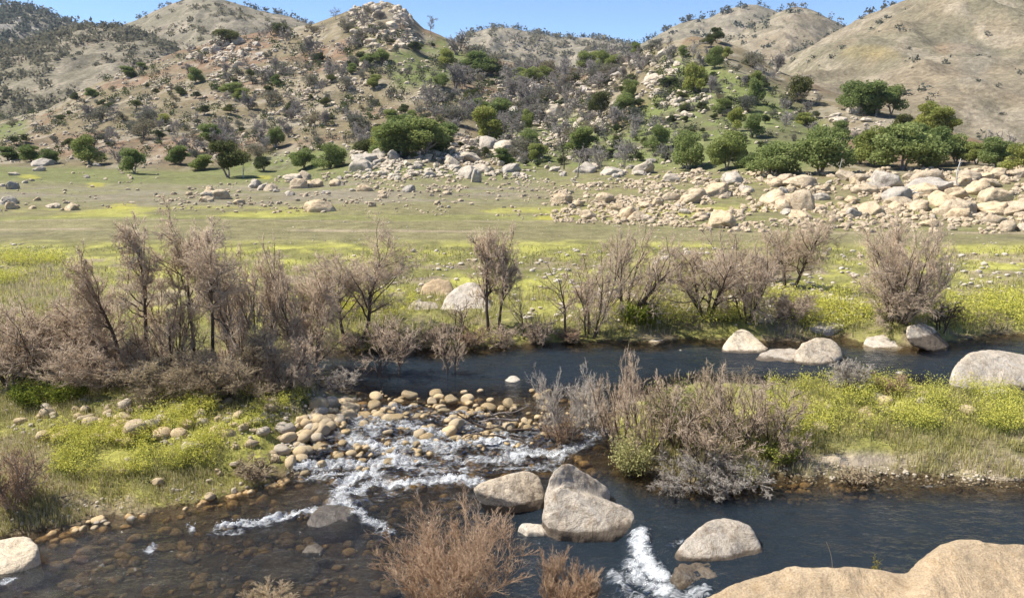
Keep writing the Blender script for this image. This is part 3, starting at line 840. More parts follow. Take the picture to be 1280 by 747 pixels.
hero([[(780, 389, .3), (790, 384, .8), (806, 385, .8), (808, 390, .2), (790, 392, .0)]],
     (795, 392), "flat pale rock in lush grass beside the leaning bare tree", M_PALE, 0.06, seed=34, z=0.6)
hero([[(1069, 374, .3), (1075, 365, .9), (1088, 364, 1.1), (1094, 372, .6), (1085, 378, .0), (1072, 378, .0)]],
     (1081, 378), "whitish rock behind the fan-shaped bare shrub", M_PALE, 0.07, seed=35, z=0.6)
# foreground ledge the photographer stands by
hero([[(860, 752, .6), (905, 736, .9), (930, 722, 1.0), (965, 713, 1.15), (1000, 710, 1.2), (1035, 712, 1.25), (1080, 712, 1.3), (1112, 712, 1.3), (1140, 712, 1.2), (1180, 800, .0), (1000, 820, .0), (880, 790, .1), (1040, 720, 1.7)],
      [(1132, 712, 1.3), (1152, 692, 1.5), (1176, 679, 1.6), (1202, 675, 1.6), (1240, 680, 1.6), (1290, 684, 1.6), (1400, 690, 1.6), (1420, 800, 0), (1200, 800, .0), (1130, 780, .1), (1210, 682, 2.1), (1400, 700, 2.2)]],
     (1000, 900), "large smooth tan boulder filling the bottom right corner of the photo", M_TAN, 0.05, seed=40, z=1.2, smooth=12, amp=0.05, nscale=.8, sink=1.2)

# ------------------------------------------------------------------ countable rocks of the slopes
ROCKS = [rock_mesh("boulder_shape", 500 + i, 4, M_HROCK, cuts=[12, 9, 14, 11, 8, 13, 12, 10][i], blocky=[2.6, 3.2, 2.2, 3.6, 2.4, 2.8, 3.4, 2.3][i], rough=.2) for i in range(8)]
ROCKS_T = [rock_mesh("strand_boulder_shape", 540 + i, 4, M_HROCKT, cuts=[11, 9, 13, 10, 8, 12][i], blocky=[2.4, 3.0, 2.2, 2.6, 2.4, 2.8][i], rough=.19) for i in range(6)]
COBS = [rock_mesh("cobble_shape", 600 + i, 3, M_COB, cuts=3, blocky=2.2, rough=.07) for i in range(6)]
COBS_W = [rock_mesh("wet_cobble_shape", 640 + i, 3, M_COBW, cuts=5, blocky=2.2, rough=.14) for i in range(6)]
COBS_G = [rock_mesh("grey_cobble_shape", 620 + i, 3, M_COBG, cuts=4, blocky=2.3, rough=.08) for i in range(5)]


def put_rock(mesh, P, w, h, d, label, group, name="granite_boulder", cat="boulder", tilt=0.25, sink=0.4, r=rng):
    o = link(name, mesh)
    o.location = (P[0], P[1], P[2] + h * (0.5 - sink))
    o.rotation_euler = (r.normal() * tilt, r.normal() * tilt, r.uniform(0, 6.28))
    o.scale = (w / 2, d / 2, h / 2)
    tag(o, label, cat, group)
    return o


used_px = []


def sample_poly(poly, n, r):
    poly = np.array(poly, float)
    lo, hi = poly.min(0), poly.max(0)
    out = np.zeros((0, 2))
    while len(out) < n:
        q = r.uniform(lo, hi, (n * 4 + 20, 2))
        out = np.concatenate([out, q[poly_sd(q, poly) > 0]])
    return out[:n]


r_rock = np.random.default_rng(77)
# zone polygon, how many, width range in pixels, label, tan?
BOULDER_ZONES = [
    ([(860, 225), (960, 222), (1010, 235), (1020, 262), (990, 285), (880, 288), (850, 262)], 34, (12, 44), "tan boulder in the heap behind the round-headed bare tree", True),
    ([(690, 255), (760, 245), (850, 250), (860, 275), (800, 282), (700, 275)], 24, (9, 30), "tan boulder in the low rock band at the middle of the meadow's far edge", True),
    ([(1010, 225), (1120, 220), (1130, 260), (1060, 285), (1020, 270)], 26, (12, 40), "weathered boulder on the bouldery slope behind the fan-shaped bare shrub", True),
    ([(1120, 215), (1290, 212), (1300, 245), (1130, 245)], 20, (16, 48), "pale boulder in the row under the dense oaks by the right edge", True),
    ([(1110, 248), (1290, 245), (1300, 292), (1180, 292), (1120, 275)], 26, (12, 46), "tan boulder low on the slope at the right edge of the meadow", True),
    ([(440, 195), (520, 190), (640, 185), (650, 222), (560, 225), (450, 218)], 36, (14, 42), "grey boulder in the jumble under the broad green thicket", False),
    ([(200, 245), (300, 228), (420, 218), (440, 235), (330, 255), (240, 262)], 24, (9, 30), "tan boulder in the rocky spit reaching into the meadow on the left", True),
    ([(400, 240), (560, 235), (590, 262), (500, 270), (390, 268)], 14, (8, 24), "tan boulder scattered on the bare slope at mid meadow", True),
    ([(0, 205), (120, 205), (140, 232), (0, 240)], 7, (8, 26), "grey boulder on the green apron below the trees at the far left", False),
    ([(10, 250), (105, 250), (105, 264), (10, 262)], 9, (10, 24), "brown boulder in the low row on the mud flat at the far left", True),
    ([(640, 205), (850, 200), (860, 225), (700, 245), (640, 235)], 14, (10, 32), "grey boulder on the green foot slope under the middle oaks", False),
    ([(450, 15), (480, 4), (505, 14), (515, 40), (480, 45), (450, 35)], 12, (9, 24), "grey crag boulder at the very top of the pointed hill", False),
    ([(215, 60), (250, 48), (310, 50), (345, 75), (330, 95), (290, 80), (230, 72)], 16, (8, 20), "pale crag boulder on the left shoulder of the pointed hill", False),
    ([(640, 120), (690, 110), (740, 100), (760, 140), (700, 150), (640, 150)], 18, (14, 44), "pale outcrop boulder in the gully between the two hill summits", False),
    ([(1038, 140), (1075, 133), (1110, 150), (1080, 160), (1040, 155)], 8, (10, 26), "smooth pale outcrop boulder below the oaks at the saddle on the right", False),
    ([(770, 70), (840, 55), (860, 90), (800, 110), (760, 100)], 12, (9, 24), "pale boulder on the rocky crest of the right summit", False),
]
n_b = 0
for poly, n, (w0, w1), lab, tanr in BOULDER_ZONES:
    q = sample_poly(poly, n, r_rock)
    P = hits(q[:, 0], q[:, 1])
    for (px, py), p in zip(q, P):
        if not np.isfinite(p[0]): continue
        mp_ = metre_per_px(p[1], p[2])
        wpx = w0 + (w1 - w0) * r_rock.random() ** 1.9
        w = wpx * mp_; h = w * r_rock.uniform(0.5, 0.8); d = w * r_rock.uniform(0.7, 1.1)
        ms = ROCKS_T if tanr and r_rock.random() < .8 else ROCKS
        put_rock(ms[r_rock.integers(len(ms))], p, w, h, d, lab, lab.replace("boulder", "boulders", 1), r=r_rock)
        n_b += 1
# a few that stand out
for px, py, w, h, lab, t in [(510, 232, 26, 15, "", 0), (595, 228, 18, 26, "upright pale slab standing on the bare slope below the hill jumble", 0), (400, 264, 40, 20, "large brown boulder with a dark shaded end on the slope at mid meadow", 1), (90, 262, 24, 12, "dark rounded boulder ending the low row of rocks on the mud flat", 1),
                             (785, 272, 32, 24, "big smooth tan boulder at the front of the middle rock band", 1), (900, 284, 44, 30, "biggest tan boulder low in the heap behind the leaning tree", 1), (1005, 262, 34, 36, "tall tan block standing free between the heap and the fan-shaped shrub", 1),
                             (1160, 240, 62, 30, "broad domed grey-white boulder, largest of the row under the right-hand oaks", 0), (1108, 236, 46, 34, "pale domed boulder with a dark cave on its side below the right-hand oaks", 0),
                             (1190, 268, 46, 28, "brown domed boulder with a shaded hollow on the right slope", 1), (1270, 268, 56, 24, "long pale boulder at the right edge above the meadow", 1), (1260, 288, 30, 20, "rounded boulder at the meadow margin by the right edge", 1), (55, 206, 34, 12, "long pale flat boulder under the trees at the far left", 0)]:
    if not lab: continue
    p = hit(px, py); m = metre_per_px(p[1], p[2])
    ms = ROCKS_T if t else ROCKS
    put_rock(ms[r_rock.integers(len(ms))], p, w * m, h * m * 1.2, w * m * .8, lab, None, tilt=.12, r=r_rock)

# ------------------------------------------------------------------ rubble (uncountable): merged small rocks
def merged_rocks(name, P, size, mat, sub, seed, flat=0.7, angular=False):
    r = np.random.default_rng(seed)
    shapes = [rock_verts(seed * 31 + i, sub, *((9, 2.8, .2) if angular else (5, 2.5, .12))) for i in range(12)]
    Vs, Fs, off = [], [], 0
    for p, s in zip(P, size):
        v, f = shapes[r.integers(12)]
        a = r.uniform(0, 6.28); c, sn = math.cos(a), math.sin(a)
        sc = np.array([1, r.uniform(.65, 1), r.uniform(.45, .8) * flat / .7]) * s / 2
        w = v * sc; w = np.stack([w[:, 0] * c - w[:, 1] * sn, w[:, 0] * sn + w[:, 1] * c, w[:, 2]], 1)
        Vs.append(w + p + np.array([0, 0, sc[2] * 0.35])); Fs.append(f + off); off += len(v)
    me = make_mesh(name, np.concatenate(Vs), [np.concatenate(Fs)], mat, smooth=not angular)
    return tag(link(name, me), kind="stuff")


def rubble_points(zones, seed):
    r = np.random.default_rng(seed)
    PP, SS = [], []
    for poly, n, (a, b) in zones:
        q = sample_poly(poly, n, r)
        # clustered: keep where noise is high
        k = fb2(q[:, 0] / 22, q[:, 1] / 9, seed, 3) > r.uniform(-.35, .35, len(q))
        q = q[k]
        P = hits(q[:, 0], q[:, 1]); ok = np.isfinite(P[:, 0])
        P = P[ok]
        m = metre_per_px(P[:, 1], P[:, 2])
        PP.append(P); SS.append(m * (a + (b - a) * r.random(len(P)) ** 2.2))
    return np.concatenate(PP), np.concatenate(SS)


HILLZONES = [
    ([(-20, 150), (130, 100), (240, 60), (400, 30), (480, 8), (560, 60), (640, 80), (640, 210), (-20, 205)], 5200, (1.3, 8)),
    ([(300, 60), (430, 40), (470, 100), (400, 160), (300, 150), (260, 100)], 1200, (1.6, 10)),
    ([(440, 10), (480, 0), (515, 15), (520, 60), (440, 60)], 700, (2.5, 13)),
    ([(205, 70), (250, 45), (340, 60), (340, 90), (250, 80)], 650, (2.5, 12)),
    ([(440, 190), (640, 170), (660, 225), (430, 225)], 1600, (2, 13)),
    ([(620, 90), (760, 90), (840, 60), (900, 140), (800, 170), (640, 190)], 2300, (1.8, 13)),
    ([(640, 170), (860, 170), (860, 235), (640, 240)], 900, (1.5, 9)),
    ([(830, 60), (960, 80), (1100, 140), (1280, 200), (1000, 215), (850, 215)], 900, (1.5, 8)),
]
P, S = rubble_points(HILLZONES, 901)
merged_rocks("hill_rubble", P, S, M_HROCK, 2, 91, angular=True)
STRANDZONES = [
    ([(860, 215), (1300, 210), (1300, 292), (870, 290)], 7000, (1.5, 13)),
    ([(690, 235), (870, 215), (870, 285), (690, 278)], 3400, (1.5, 10)),
    ([(190, 240), (440, 212), (700, 225), (690, 272), (190, 264)], 2100, (1.2, 8)),
    ([(0, 200), (200, 205), (190, 265), (0, 265)], 220, (1.2, 8)),
]
P, S = rubble_points(STRANDZONES, 905)
merged_rocks("slope_rubble", P, S, M_HROCKT, 2, 95, angular=True)
MEADOWZONES = [
    ([(-20, 300), (100, 310), (100, 350), (-20, 350)], 320, (2, 7)),
    ([(440, 315), (1000, 310), (1300, 320), (1300, 375), (900, 410), (620, 400), (420, 360)], 2200, (2.5, 10)),
    ([(400, 270), (700, 268), (1280, 290), (1280, 325), (300, 310)], 500, (1.2, 4)),
    ([(880, 340), (1060, 335), (1080, 400), (960, 405)], 400, (2, 9)),
]
P, S = rubble_points(MEADOWZONES, 909)
merged_rocks("meadow_stones", P, S, M_PALE, 2, 99, flat=.6)

# ------------------------------------------------------------------ river cobbles
COBBLE_ZONES = [
    ([(400, 497), (440, 500), (448, 520), (430, 535), (400, 545), (375, 530)], 62, (13, 28), "tan cobble in the dense pile at the tip of the grassy left bank", .15),
    ([(345, 545), (400, 540), (395, 565), (362, 582), (350, 590), (335, 575)], 20, (9, 24), "cobble at the water margin below the cobble pile of the left bank", .3),
    ([(100, 510), (330, 500), (400, 520), (340, 560), (180, 560), (90, 540)], 60, (10, 26), "sun-bleached cobble lying in the mustard flowers of the left bank", .3),
    ([(0, 505), (130, 505), (190, 545), (120, 560), (0, 545)], 32, (11, 27), "cobble in the stony strip by the edge of the left bank", .3),
    ([(150, 560), (330, 570), (300, 600), (200, 610), (120, 600)], 10, (8, 18), "lone cobble in the grass near the lower edge of the left bank", .3),
    ([(60, 660), (130, 645), (240, 622), (330, 604), (335, 612), (240, 640), (110, 672)], 16, (7, 18), "wet cobble along the waterline under the left bank", .3),
    ([(450, 505), (600, 500), (690, 530), (640, 555), (520, 560), (450, 540)], 74, (9, 25), "golden brown wet stone in the white rapids", .0),
    ([(370, 570), (450, 545), (540, 560), (480, 600), (380, 600)], 22, (9, 22), "brown wet stone in the lower fringe of the rapids", .0),
    ([(660, 500), (760, 500), (770, 530), (700, 545)], 18, (10, 24), "golden stone around the foot of the bare shrubs beside the rapids", .0),
    ([(985, 490), (1150, 492), (1260, 500), (1150, 540), (1000, 530)], 14, (9, 24), "pale stone showing through the yellow-green grass of the island", .5),
]
r_cob = np.random.default_rng(41)
for zi, (poly, n, (w0, w1), lab, grey) in enumerate(COBBLE_ZONES):
    q = sample_poly(poly, n, r_cob)
    P = hits(q[:, 0], q[:, 1])
    for p in P:
        m = metre_per_px(p[1], p[2])
        w = (w0 + (w1 - w0) * r_cob.random() ** 1.7) * m
        h = w * r_cob.uniform(.5, .75); d = w * r_cob.uniform(.65, .95)
        ms = COBS_G if r_cob.random() < grey else COBS
        if 'rapids' in lab and r_cob.random() < .6: ms = COBS_W; h *= .75
        z = p[2]
        wl = float(water_level(p[0], p[1]))
        sink = .2
        if z < wl: z = max(z, wl - h * (.18 if 'rapids' in lab else .35))
        else: sink = .32
        put_rock(ms[r_cob.integers(len(ms))], (p[0], p[1], z), w, h, d, lab, lab.replace("cobble", "cobbles", 1).replace(" stone ", " stones ", 1), "river_cobble", "cobble", .15, sink, r=r_cob)
for px, py, w, h, lab in [(172, 546, 34, 26, "biggest upright tan cobble on the left bank among smaller cobbles"), (1027, 536, 30, 9, "broad flat pale stone in the island grass nearest the bare brush")]:
    p = hit(px, py); m = metre_per_px(p[1], p[2])
    put_rock(COBS[2], p, w * m, h * m, w * m * .8, lab, None, "river_cobble", "cobble", .1, .1, r=r_cob)
# pebbles: left bank, shallows (under water), sand spit
PEB = [([(340, 490), (450, 498), (450, 530), (370, 600), (330, 600)], 700, (2.5, 8)), ([(0, 500), (380, 495), (380, 560), (0, 560)], 700, (2.5, 8)), ([(0, 640), (340, 595), (350, 606), (0, 668)], 260, (2.5, 7)),
       ([(940, 585), (1300, 575), (1300, 610), (940, 604)], 900, (2, 6)), ([(450, 495), (760, 505), (700, 550), (450, 550)], 350, (3, 9))]
P, S = rubble_points(PEB, 913)
merged_rocks("bank_pebbles", P, S, M_COBG, 2, 103)
P, S = rubble_points([([(395, 505), (480, 500), (760, 530), (750, 560), (560, 575), (400, 585)], 420, (4, 14))], 915)
P[:, 2] = np.maximum(P[:, 2], water_level(P[:, 0], P[:, 1]) - S * .1)
merged_rocks("riffle_stones", P, S, M_COBW, 2, 105)
BEDP = [([(60, 660), (380, 600), (640, 600), (640, 747), (0, 747)], 1100, (5, 26)), ([(380, 500), (760, 500), (760, 600), (380, 600)], 900, (5, 20)), ([(830, 606), (1120, 606), (1130, 624), (820, 640)], 200, (5, 18)), ([(440, 470), (760, 470), (760, 510), (440, 500)], 260, (5, 16))]
P, S = rubble_points(BEDP, 917)
P[:, 2] = np.minimum(P[:, 2], water_level(P[:, 0], P[:, 1]) - S * .25)
M_BEDS = granite("river_bed_stone", (0.36, 0.26, 0.14), (0.42, 0.31, 0.17), (0.18, 0.125, 0.07), 3.0)
merged_rocks("river_bed_stones", P, S, M_BEDS, 2, 107, flat=.55)
print("rocks", n_b, time.time() - T0)
# ------------------------------------------------------------------ leafless shrubs and trees
def tubes(P, R, k):
    """P (n,m,3) polylines, R (n,m) radii -> verts, quad faces"""
    n, m, _ = P.shape
    T = np.gradient(P, axis=1)
    T /= np.linalg.norm(T, axis=2, keepdims=True) + 1e-9
    ref = np.where(np.abs(T[..., 2:3]) < 0.9, np.array([0, 0, 1.0]), np.array([1.0, 0, 0]))
    U = np.cross(T, ref); U /= np.linalg.norm(U, axis=2, keepdims=True) + 1e-9
    W = np.cross(T, U)
    a = np.arange(k) / k * 2 * math.pi
    V = P[:, :, None, :] + R[:, :, None, None] * (U[:, :, None, :] * np.cos(a)[None, None, :, None] + W[:, :, None, :] * np.sin(a)[None, None, :, None])
    V = V.reshape(-1, 3)
    base = (np.arange(n)[:, None, None] * m + np.arange(m - 1)[None, :, None]) * k
    j = np.arange(k)[None, None, :]; j2 = (j + 1) % k
    F = np.stack([base + j, base + j2, base + k + j2, base + k + j], -1).reshape(-1, 4)
    return V, F


def children(P, R, per, t0, t1, ang, ratio, m, curve, up, r, rr=0.6, shrink=0.5):
    """grow `per` side shoots on every polyline"""
    n, mm, _ = P.shape
    t = (np.arange(per)[None, :] + r.random((n, per))) / per
    t = t0 + (t1 - t0) * t
    f = t * (mm - 1); i = np.minimum(f.astype(int), mm - 2); w = (f - i)[..., None]
    ii = np.arange(n)[:, None]
    S = P[ii, i] * (1 - w) + P[ii, i + 1] * w
    T = P[ii, i + 1] - P[ii, i]; T /= np.linalg.norm(T, axis=2, keepdims=True) + 1e-9
    Rs = R[ii, i] * (1 - w[..., 0]) + R[ii, i + 1] * w[..., 0]
    L = np.linalg.norm(np.diff(P, axis=1), axis=2).sum(1)[:, None] * ratio * (1 - shrink * t) * r.uniform(.6, 1.25, t.shape)
    rnd = r.normal(size=S.shape); side = rnd - (rnd * T).sum(2, keepdims=True) * T
    side /= np.linalg.norm(side, axis=2, keepdims=True) + 1e-9
    a = ang * r.uniform(.6, 1.35, t.shape)[..., None]
    D = T * np.cos(a) + side * np.sin(a)
    D[..., 2] += up
    D /= np.linalg.norm(D, axis=2, keepdims=True)
    S, D, L, Rs = S.reshape(-1, 3), D.reshape(-1, 3), L.ravel(), Rs.ravel()
    pts = [S]
    d = D
    for s in range(1, m):
        d = d + r.normal(size=d.shape) * curve; d[:, 2] += up * 0.35
        d /= np.linalg.norm(d, axis=1, keepdims=True)
        pts.append(pts[-1] + d * (L / (m - 1))[:, None])
    Pn = np.stack(pts, 1)
    taper = np.linspace(1, .25, m)
    Rn = (Rs * rr)[:, None] * taper[None, :]
    return Pn, Rn


def spikes(P, w):
    """straight fine twigs from the two ends of short polylines: three-sided needles"""
    A, B = P[:, 0], P[:, -1]
    T = B - A; T = T / (np.linalg.norm(T, axis=1, keepdims=True) + 1e-9)
    ref = np.where(np.abs(T[:, 2:3]) < .9, np.array([0, 0, 1.0]), np.array([1.0, 0, 0]))
    U = np.cross(T, ref); U /= np.linalg.norm(U, axis=1, keepdims=True) + 1e-9; Q = np.cross(T, U)
    V = np.stack([A + w * U, A - w * .5 * U + w * .87 * Q, A - w * .5 * U - w * .87 * Q, B], 1).reshape(-1, 3)
    k = np.arange(len(A))[:, None] * 4
    return V, np.concatenate([k + [[0, 1, 3]], k + [[1, 2, 3]], k + [[2, 0, 3]]])


def bare_plant(seed, H, W, D=None, stems=4, spread=.5, lean=0.0, lean_y=0.0, crown_from=.3, n1=9, n2=7, n3=5, n4=3, up=.045, twig=.005, r0=.05, curve=.19, root=.25, ang=.8, ratio=.6, shrink=.3, minR=None):
    """returns (trunk verts, faces), (twig verts, faces, triangles), scaled to height H and width W"""
    r = np.random.default_rng(seed)
    D = D or W
    m0 = 9
    st = np.zeros((stems, m0, 3))
    for s in range(stems):
        a = s / stems * 6.283 + r.uniform(-.5, .5)
        rad = 0 if stems == 1 else r.uniform(.35, 1)
        p = np.array([math.cos(a), math.sin(a), 0]) * root * rad * .4
        d = np.array([math.cos(a) * spread * rad + lean, math.sin(a) * spread * rad + lean_y, 1.0]); d /= np.linalg.norm(d)
        L = r.uniform(.55, .8) if s else .74
        for k in range(m0):
            st[s, k] = p
            p = p + d * L / (m0 - 1)
            d = d + r.normal(size=3) * curve * .6; d[2] += .05; d /= np.linalg.norm(d)
    R = np.linspace(1, .3, m0)[None, :] * r.uniform(.7, 1.0, (stems, 1)) * r0 / H
    P1, R1 = children(st, R, n1, crown_from, .98, ang, ratio, 7, curve, up, r, .55, shrink)
    P2, R2 = children(P1, R1, n2, .12, 1.0, ang * 1.05, .55, 5, curve, up * .8, r, .6, .45)
    tw = twig / H
    P3, R3 = children(P2, R2, n3, .12, 1.0, ang * .95, .6, 3, curve * 1.1, up * .6, r, .6, .4)
    R2 = np.maximum(np.minimum(R2, tw * 2.2), tw * 1.2); R3 = np.maximum(np.minimum(R3, tw * 1.1), tw * .85); R3[:, -1] = tw * .35
    allp = P3.reshape(-1, 3)
    P4 = None
    if n4:
        P4, _ = children(P3, R3, n4, .08, .95, ang * .85, .8, 2, curve, up * .5, r)
        allp = np.concatenate([allp, P4.reshape(-1, 3)])
    lo, hi = np.percentile(allp, 2.5, 0), np.percentile(allp, 97.5, 0)
    zmax = np.percentile(allp[:, 2], 99.3)
    sc = np.array([W / (hi[0] - lo[0]), D / (hi[1] - lo[1]), H / max(zmax, .2)])
    g = lambda Q: Q * sc
    v0, f0 = tubes(g(st), R * H, 6); v1, f1 = tubes(g(P1), np.maximum(R1 * H, twig * 1.8), 5)
    trunk = (np.concatenate([v0, v1]), [np.concatenate([f0, f1 + len(v0)])])
    v2, f2 = tubes(g(P2), R2 * H, 4); v3, f3 = tubes(g(P3), R3 * H, 3)
    V = [v2, v3]; F = [np.concatenate([f2, f3 + len(v2)])]
    if n4:
        v4, t4 = spikes(g(P4), twig * .8); V.append(v4); F.append(t4 + len(v2) + len(v3))
    cx = 0.5 * (hi[0] + lo[0]) * sc[0]
    return trunk, (np.concatenate(V), F), cx


def twig_mat(name, a, b, rough=.85):
    m, nt, out = new_mat(name)
    tc = N(nt, "ShaderNodeTexCoord").outputs["Object"]
    n = noise(nt, tc, 1.3, 3, .6); n2 = noise(nt, tc, 23.0, 2, .5)
    c = mixc(nt, a, b, ramp(nt, n.outputs[0], [(.35, 0), (.65, 1)]).outputs[0])
    c = mixc(nt, c, ramp(nt, n2.outputs[0], [(.3, .65), (.7, 1.35)]).outputs[0], 1.0, 'MULTIPLY')
    diffuse_out(nt, out, c, rough, None, .15)
    return m


M_TWIG = twig_mat("brown_twigs", (0.48, 0.368, 0.26), (0.52, 0.415, 0.305))
M_TWIGR = twig_mat("reddish_twigs", (0.33, 0.22, 0.14), (0.45, 0.33, 0.225))
M_TWIGG = twig_mat("grey_twigs", (0.38, 0.335, 0.28), (0.45, 0.40, 0.34))
M_TWIGD = twig_mat("dead_twigs", (0.27, 0.24, 0.205), (0.38, 0.345, 0.295))
M_TWIGY = twig_mat("straw_twigs", (0.42, 0.34, 0.21), (0.36, 0.28, 0.19))
M_BARK = twig_mat("dark_bark", (0.075, 0.055, 0.042), (0.12, 0.092, 0.072))
M_BARKG = twig_mat("grey_bark", (0.21, 0.18, 0.155), (0.30, 0.27, 0.24))


def plant(name, cat, label, base, top, wpx, group=None, twmat=None, bark=None, off=0.0, seed=0, dz=0.0, **kw):
    """a leafless plant rooted at a pixel on the ground; top is the pixel row of its tip, off shifts the crown sideways in pixels"""
    p = hit(*base)
    m = metre_per_px(p[1], p[2])
    H = at_depth(base[0], top, p[1] + .0)[2] - p[2]
    W = wpx * m
    trunk, tw, cx = bare_plant(seed, H, W, **kw)
    o = empty(name, (p[0], p[1], p[2] - .05 + dz))
    tag(o, label, cat, group)
    for nm, (v, f), mt in (("trunk", trunk, bark or M_BARK), ("crown", tw, twmat or M_TWIG)):
        # bend the whole plant so that its crown sits where the photograph has it
        s = (np.clip(v[:, 2] / H, 0, 1) ** 1.3)
        v = v.copy(); v[:, 0] += (off * m - cx) * s
        link(nm, make_mesh(nm, v, f, mt, smooth=True), o)
    return o


THK = "bare shrubs of the big thicket at the head of the left bank"
tree = dict(stems=1, spread=.3, crown_from=.25, n1=22, n2=9, n3=8, n4=7, r0=.085, ratio=.62, shrink=.35)
multi = dict(stems=5, spread=.8, crown_from=.15, n1=12, n2=8, n3=7, n4=5, r0=.055)
bush = dict(stems=9, spread=.9, crown_from=.08, n1=9, n2=8, n3=6, n4=5, r0=.019, twig=.004)
W_ = "bare_willow"
plant(W_, "tree", "second-tallest bare willow of the left thicket, with an upright dark trunk", (172, 478), 268, 90, seed=1, off=-4, **{**tree, 'stems': 2, 'crown_from': .5, 'ratio': .42})
plant(W_, "tree", "tallest bare willow of the left thicket, its crown split in two plumes", (256, 474), 262, 96, seed=2, off=8, **{**tree, 'stems': 2, 'crown_from': .5, 'ratio': .42})
plant(W_, "tree", "bare willow leaning far over to the left out of the thicket above the mustard bush", (140, 476), 372, 130, seed=3, off=-42, D=2.4, **{**multi, 'lean': -.5, 'r0': .09})
plant(W_, "tree", "bare willow with a dark bent trunk at the water end of the left thicket", (386, 482), 322, 82, seed=4, off=-18, **{**tree, 'stems': 3})
plant(W_, "tree", "dense pale bare willow inside the left thicket, second from its right end", (325, 478), 300, 74, seed=5, off=-8, **multi)
plant(W_, "tree", "low dense bare willow between the two tallest trees of the left thicket", (215, 480), 330, 84, seed=6, **multi)
plant(W_, "tree", "mauve bare willow mass cut by the left edge of the photo", (12, 478), 368, 120, seed=7, off=-6, **{**multi, 'stems': 7})
plant(W_, "tree", "broad bare willow between the far-leaning willow and the photo's left edge", (70, 482), 382, 110, seed=8, off=-6, **multi)
for i, (bx, by, tp, w) in enumerate([(110, 474, 356, 70), (300, 470, 326, 64)]):
    plant(W_, "tree", "bare willow crowded inside the left thicket, one of its undistinguished middle stems", (bx, by), tp, w, "middle willows of the left thicket", seed=120 + i, **multi)
plant("bare_shrub", "shrub", "tangled low shrub with pale dead twigs at the foot of the left thicket", (215, 496), 434, 100, seed=9, twmat=M_TWIGY, bark=M_BARKG, **bush)
plant("bare_shrub", "shrub", "straw-tinted low shrub in front of the right half of the left thicket", (300, 494), 408, 110, seed=10, twmat=M_TWIGY, **bush)
plant("bare_shrub", "shrub", "brown low shrub closing the front of the left thicket", (262, 494), 448, 70, seed=11, twmat=M_TWIG, **bush)
plant("bare_shrub", "shrub", "low brown shrub by the water end of the left thicket", (352, 490), 420, 84, seed=12, **bush)
plant("bare_shrub", "shrub", "low brown shrub under the trunk of the leaning willow", (120, 488), 420, 100, seed=13, **bush)
plant("bare_shrub", "shrub", "small dry shrub with upright twigs at the right foot of the left thicket", (420, 488), 462, 46, seed=14, twmat=M_TWIGG, **{**bush, 'n4': 0})
plant(W_, "tree", "wide-crowned bare tree on the far bank right of the left thicket", (438, 424), 277, 112, seed=15, off=14, **{**tree, 'stems': 2, 'spread': .5})
plant(W_, "tree", "two-stemmed sapling standing in the dark water near the rapids, the fuller of two", (487, 492), 392, 66, seed=16, off=2, stems=2, spread=.25, crown_from=.3, n1=14, n2=7, n3=5, n4=3, r0=.05)
plant(W_, "tree", "thin sapling standing in the dark water, the sparser of two", (566, 489), 402, 40, seed=17, off=-3, stems=2, spread=.2, crown_from=.35, n1=10, n2=6, n3=4, n4=2, r0=.04)
plant(W_, "tree", "slim bare tree, left one of a pair before the large blue-grey boulder", (610, 412), 288, 38, seed=18, off=-4, **{**tree, 'crown_from': .3})
plant(W_, "tree", "slim bare tree, right one of a pair before the large blue-grey boulder", (624, 412), 282, 42, seed=19, off=8, **{**tree, 'crown_from': .35})
plant(W_, "tree", "sparse thin leaning tree with few twigs, right of the slim pair", (707, 420), 318, 42, seed=20, off=-22, stems=1, crown_from=.35, n1=10, n2=5, n3=3, n4=2, r0=.06)
plant(W_, "tree", "small crooked bare tree leaning left in the far bank brush beneath the slim pair", (655, 424), 360, 28, seed=21, off=-18, stems=1, crown_from=.3, n1=9, n2=5, n3=3, n4=2, r0=.05)
plant("bare_shrub", "shrub", "dry upright stems growing before the pale boulder on the far bank", (577, 424), 372, 34, seed=22, stems=4, spread=.25, crown_from=.3, n1=7, n2=4, n3=3, n4=0, r0=.03)
plant(W_, "tree", "round bare willow between the thin sparse tree and the thick-trunked leaning willow", (738, 420), 288, 70, seed=23, off=22, **{**multi, 'stems': 4})
plant(W_, "tree", "bare willow leaning right on a thick dark trunk over lush grass", (786, 398), 284, 104, seed=24, off=30, **{**multi, 'stems': 4, 'lean': .4, 'r0': .09})
plant(W_, "tree", "spreading bare willow with black forked limbs above the pyramid boulder", (884, 396), 288, 108, seed=25, off=-2, **{**multi, 'spread': .9, 'r0': .085})
plant(W_, "tree", "bare willow between the black forked willow and the round-headed tree", (935, 402), 300, 64, seed=26, **multi)
plant(W_, "tree", "bare tree with a small round head, leaning right at the meadow edge", (988, 362), 268, 68, seed=27, off=12, **{**tree, 'stems': 2, 'r0': .09})
plant(W_, "tree", "fan-shaped bare shrub standing alone on the meadow at right", (1122, 402), 272, 96, seed=28, off=8, **{**multi, 'stems': 8, 'spread': .6, 'up': .12, 'ang': .55})
plant("bare_shrub", "shrub", "small blackish dead shrub at the right foot of the fan-shaped one", (1176, 414), 366, 36, seed=29, off=2, twmat=M_BARK, stems=4, spread=.4, crown_from=.2, n1=9, n2=6, n3=4, n4=2, r0=.04)
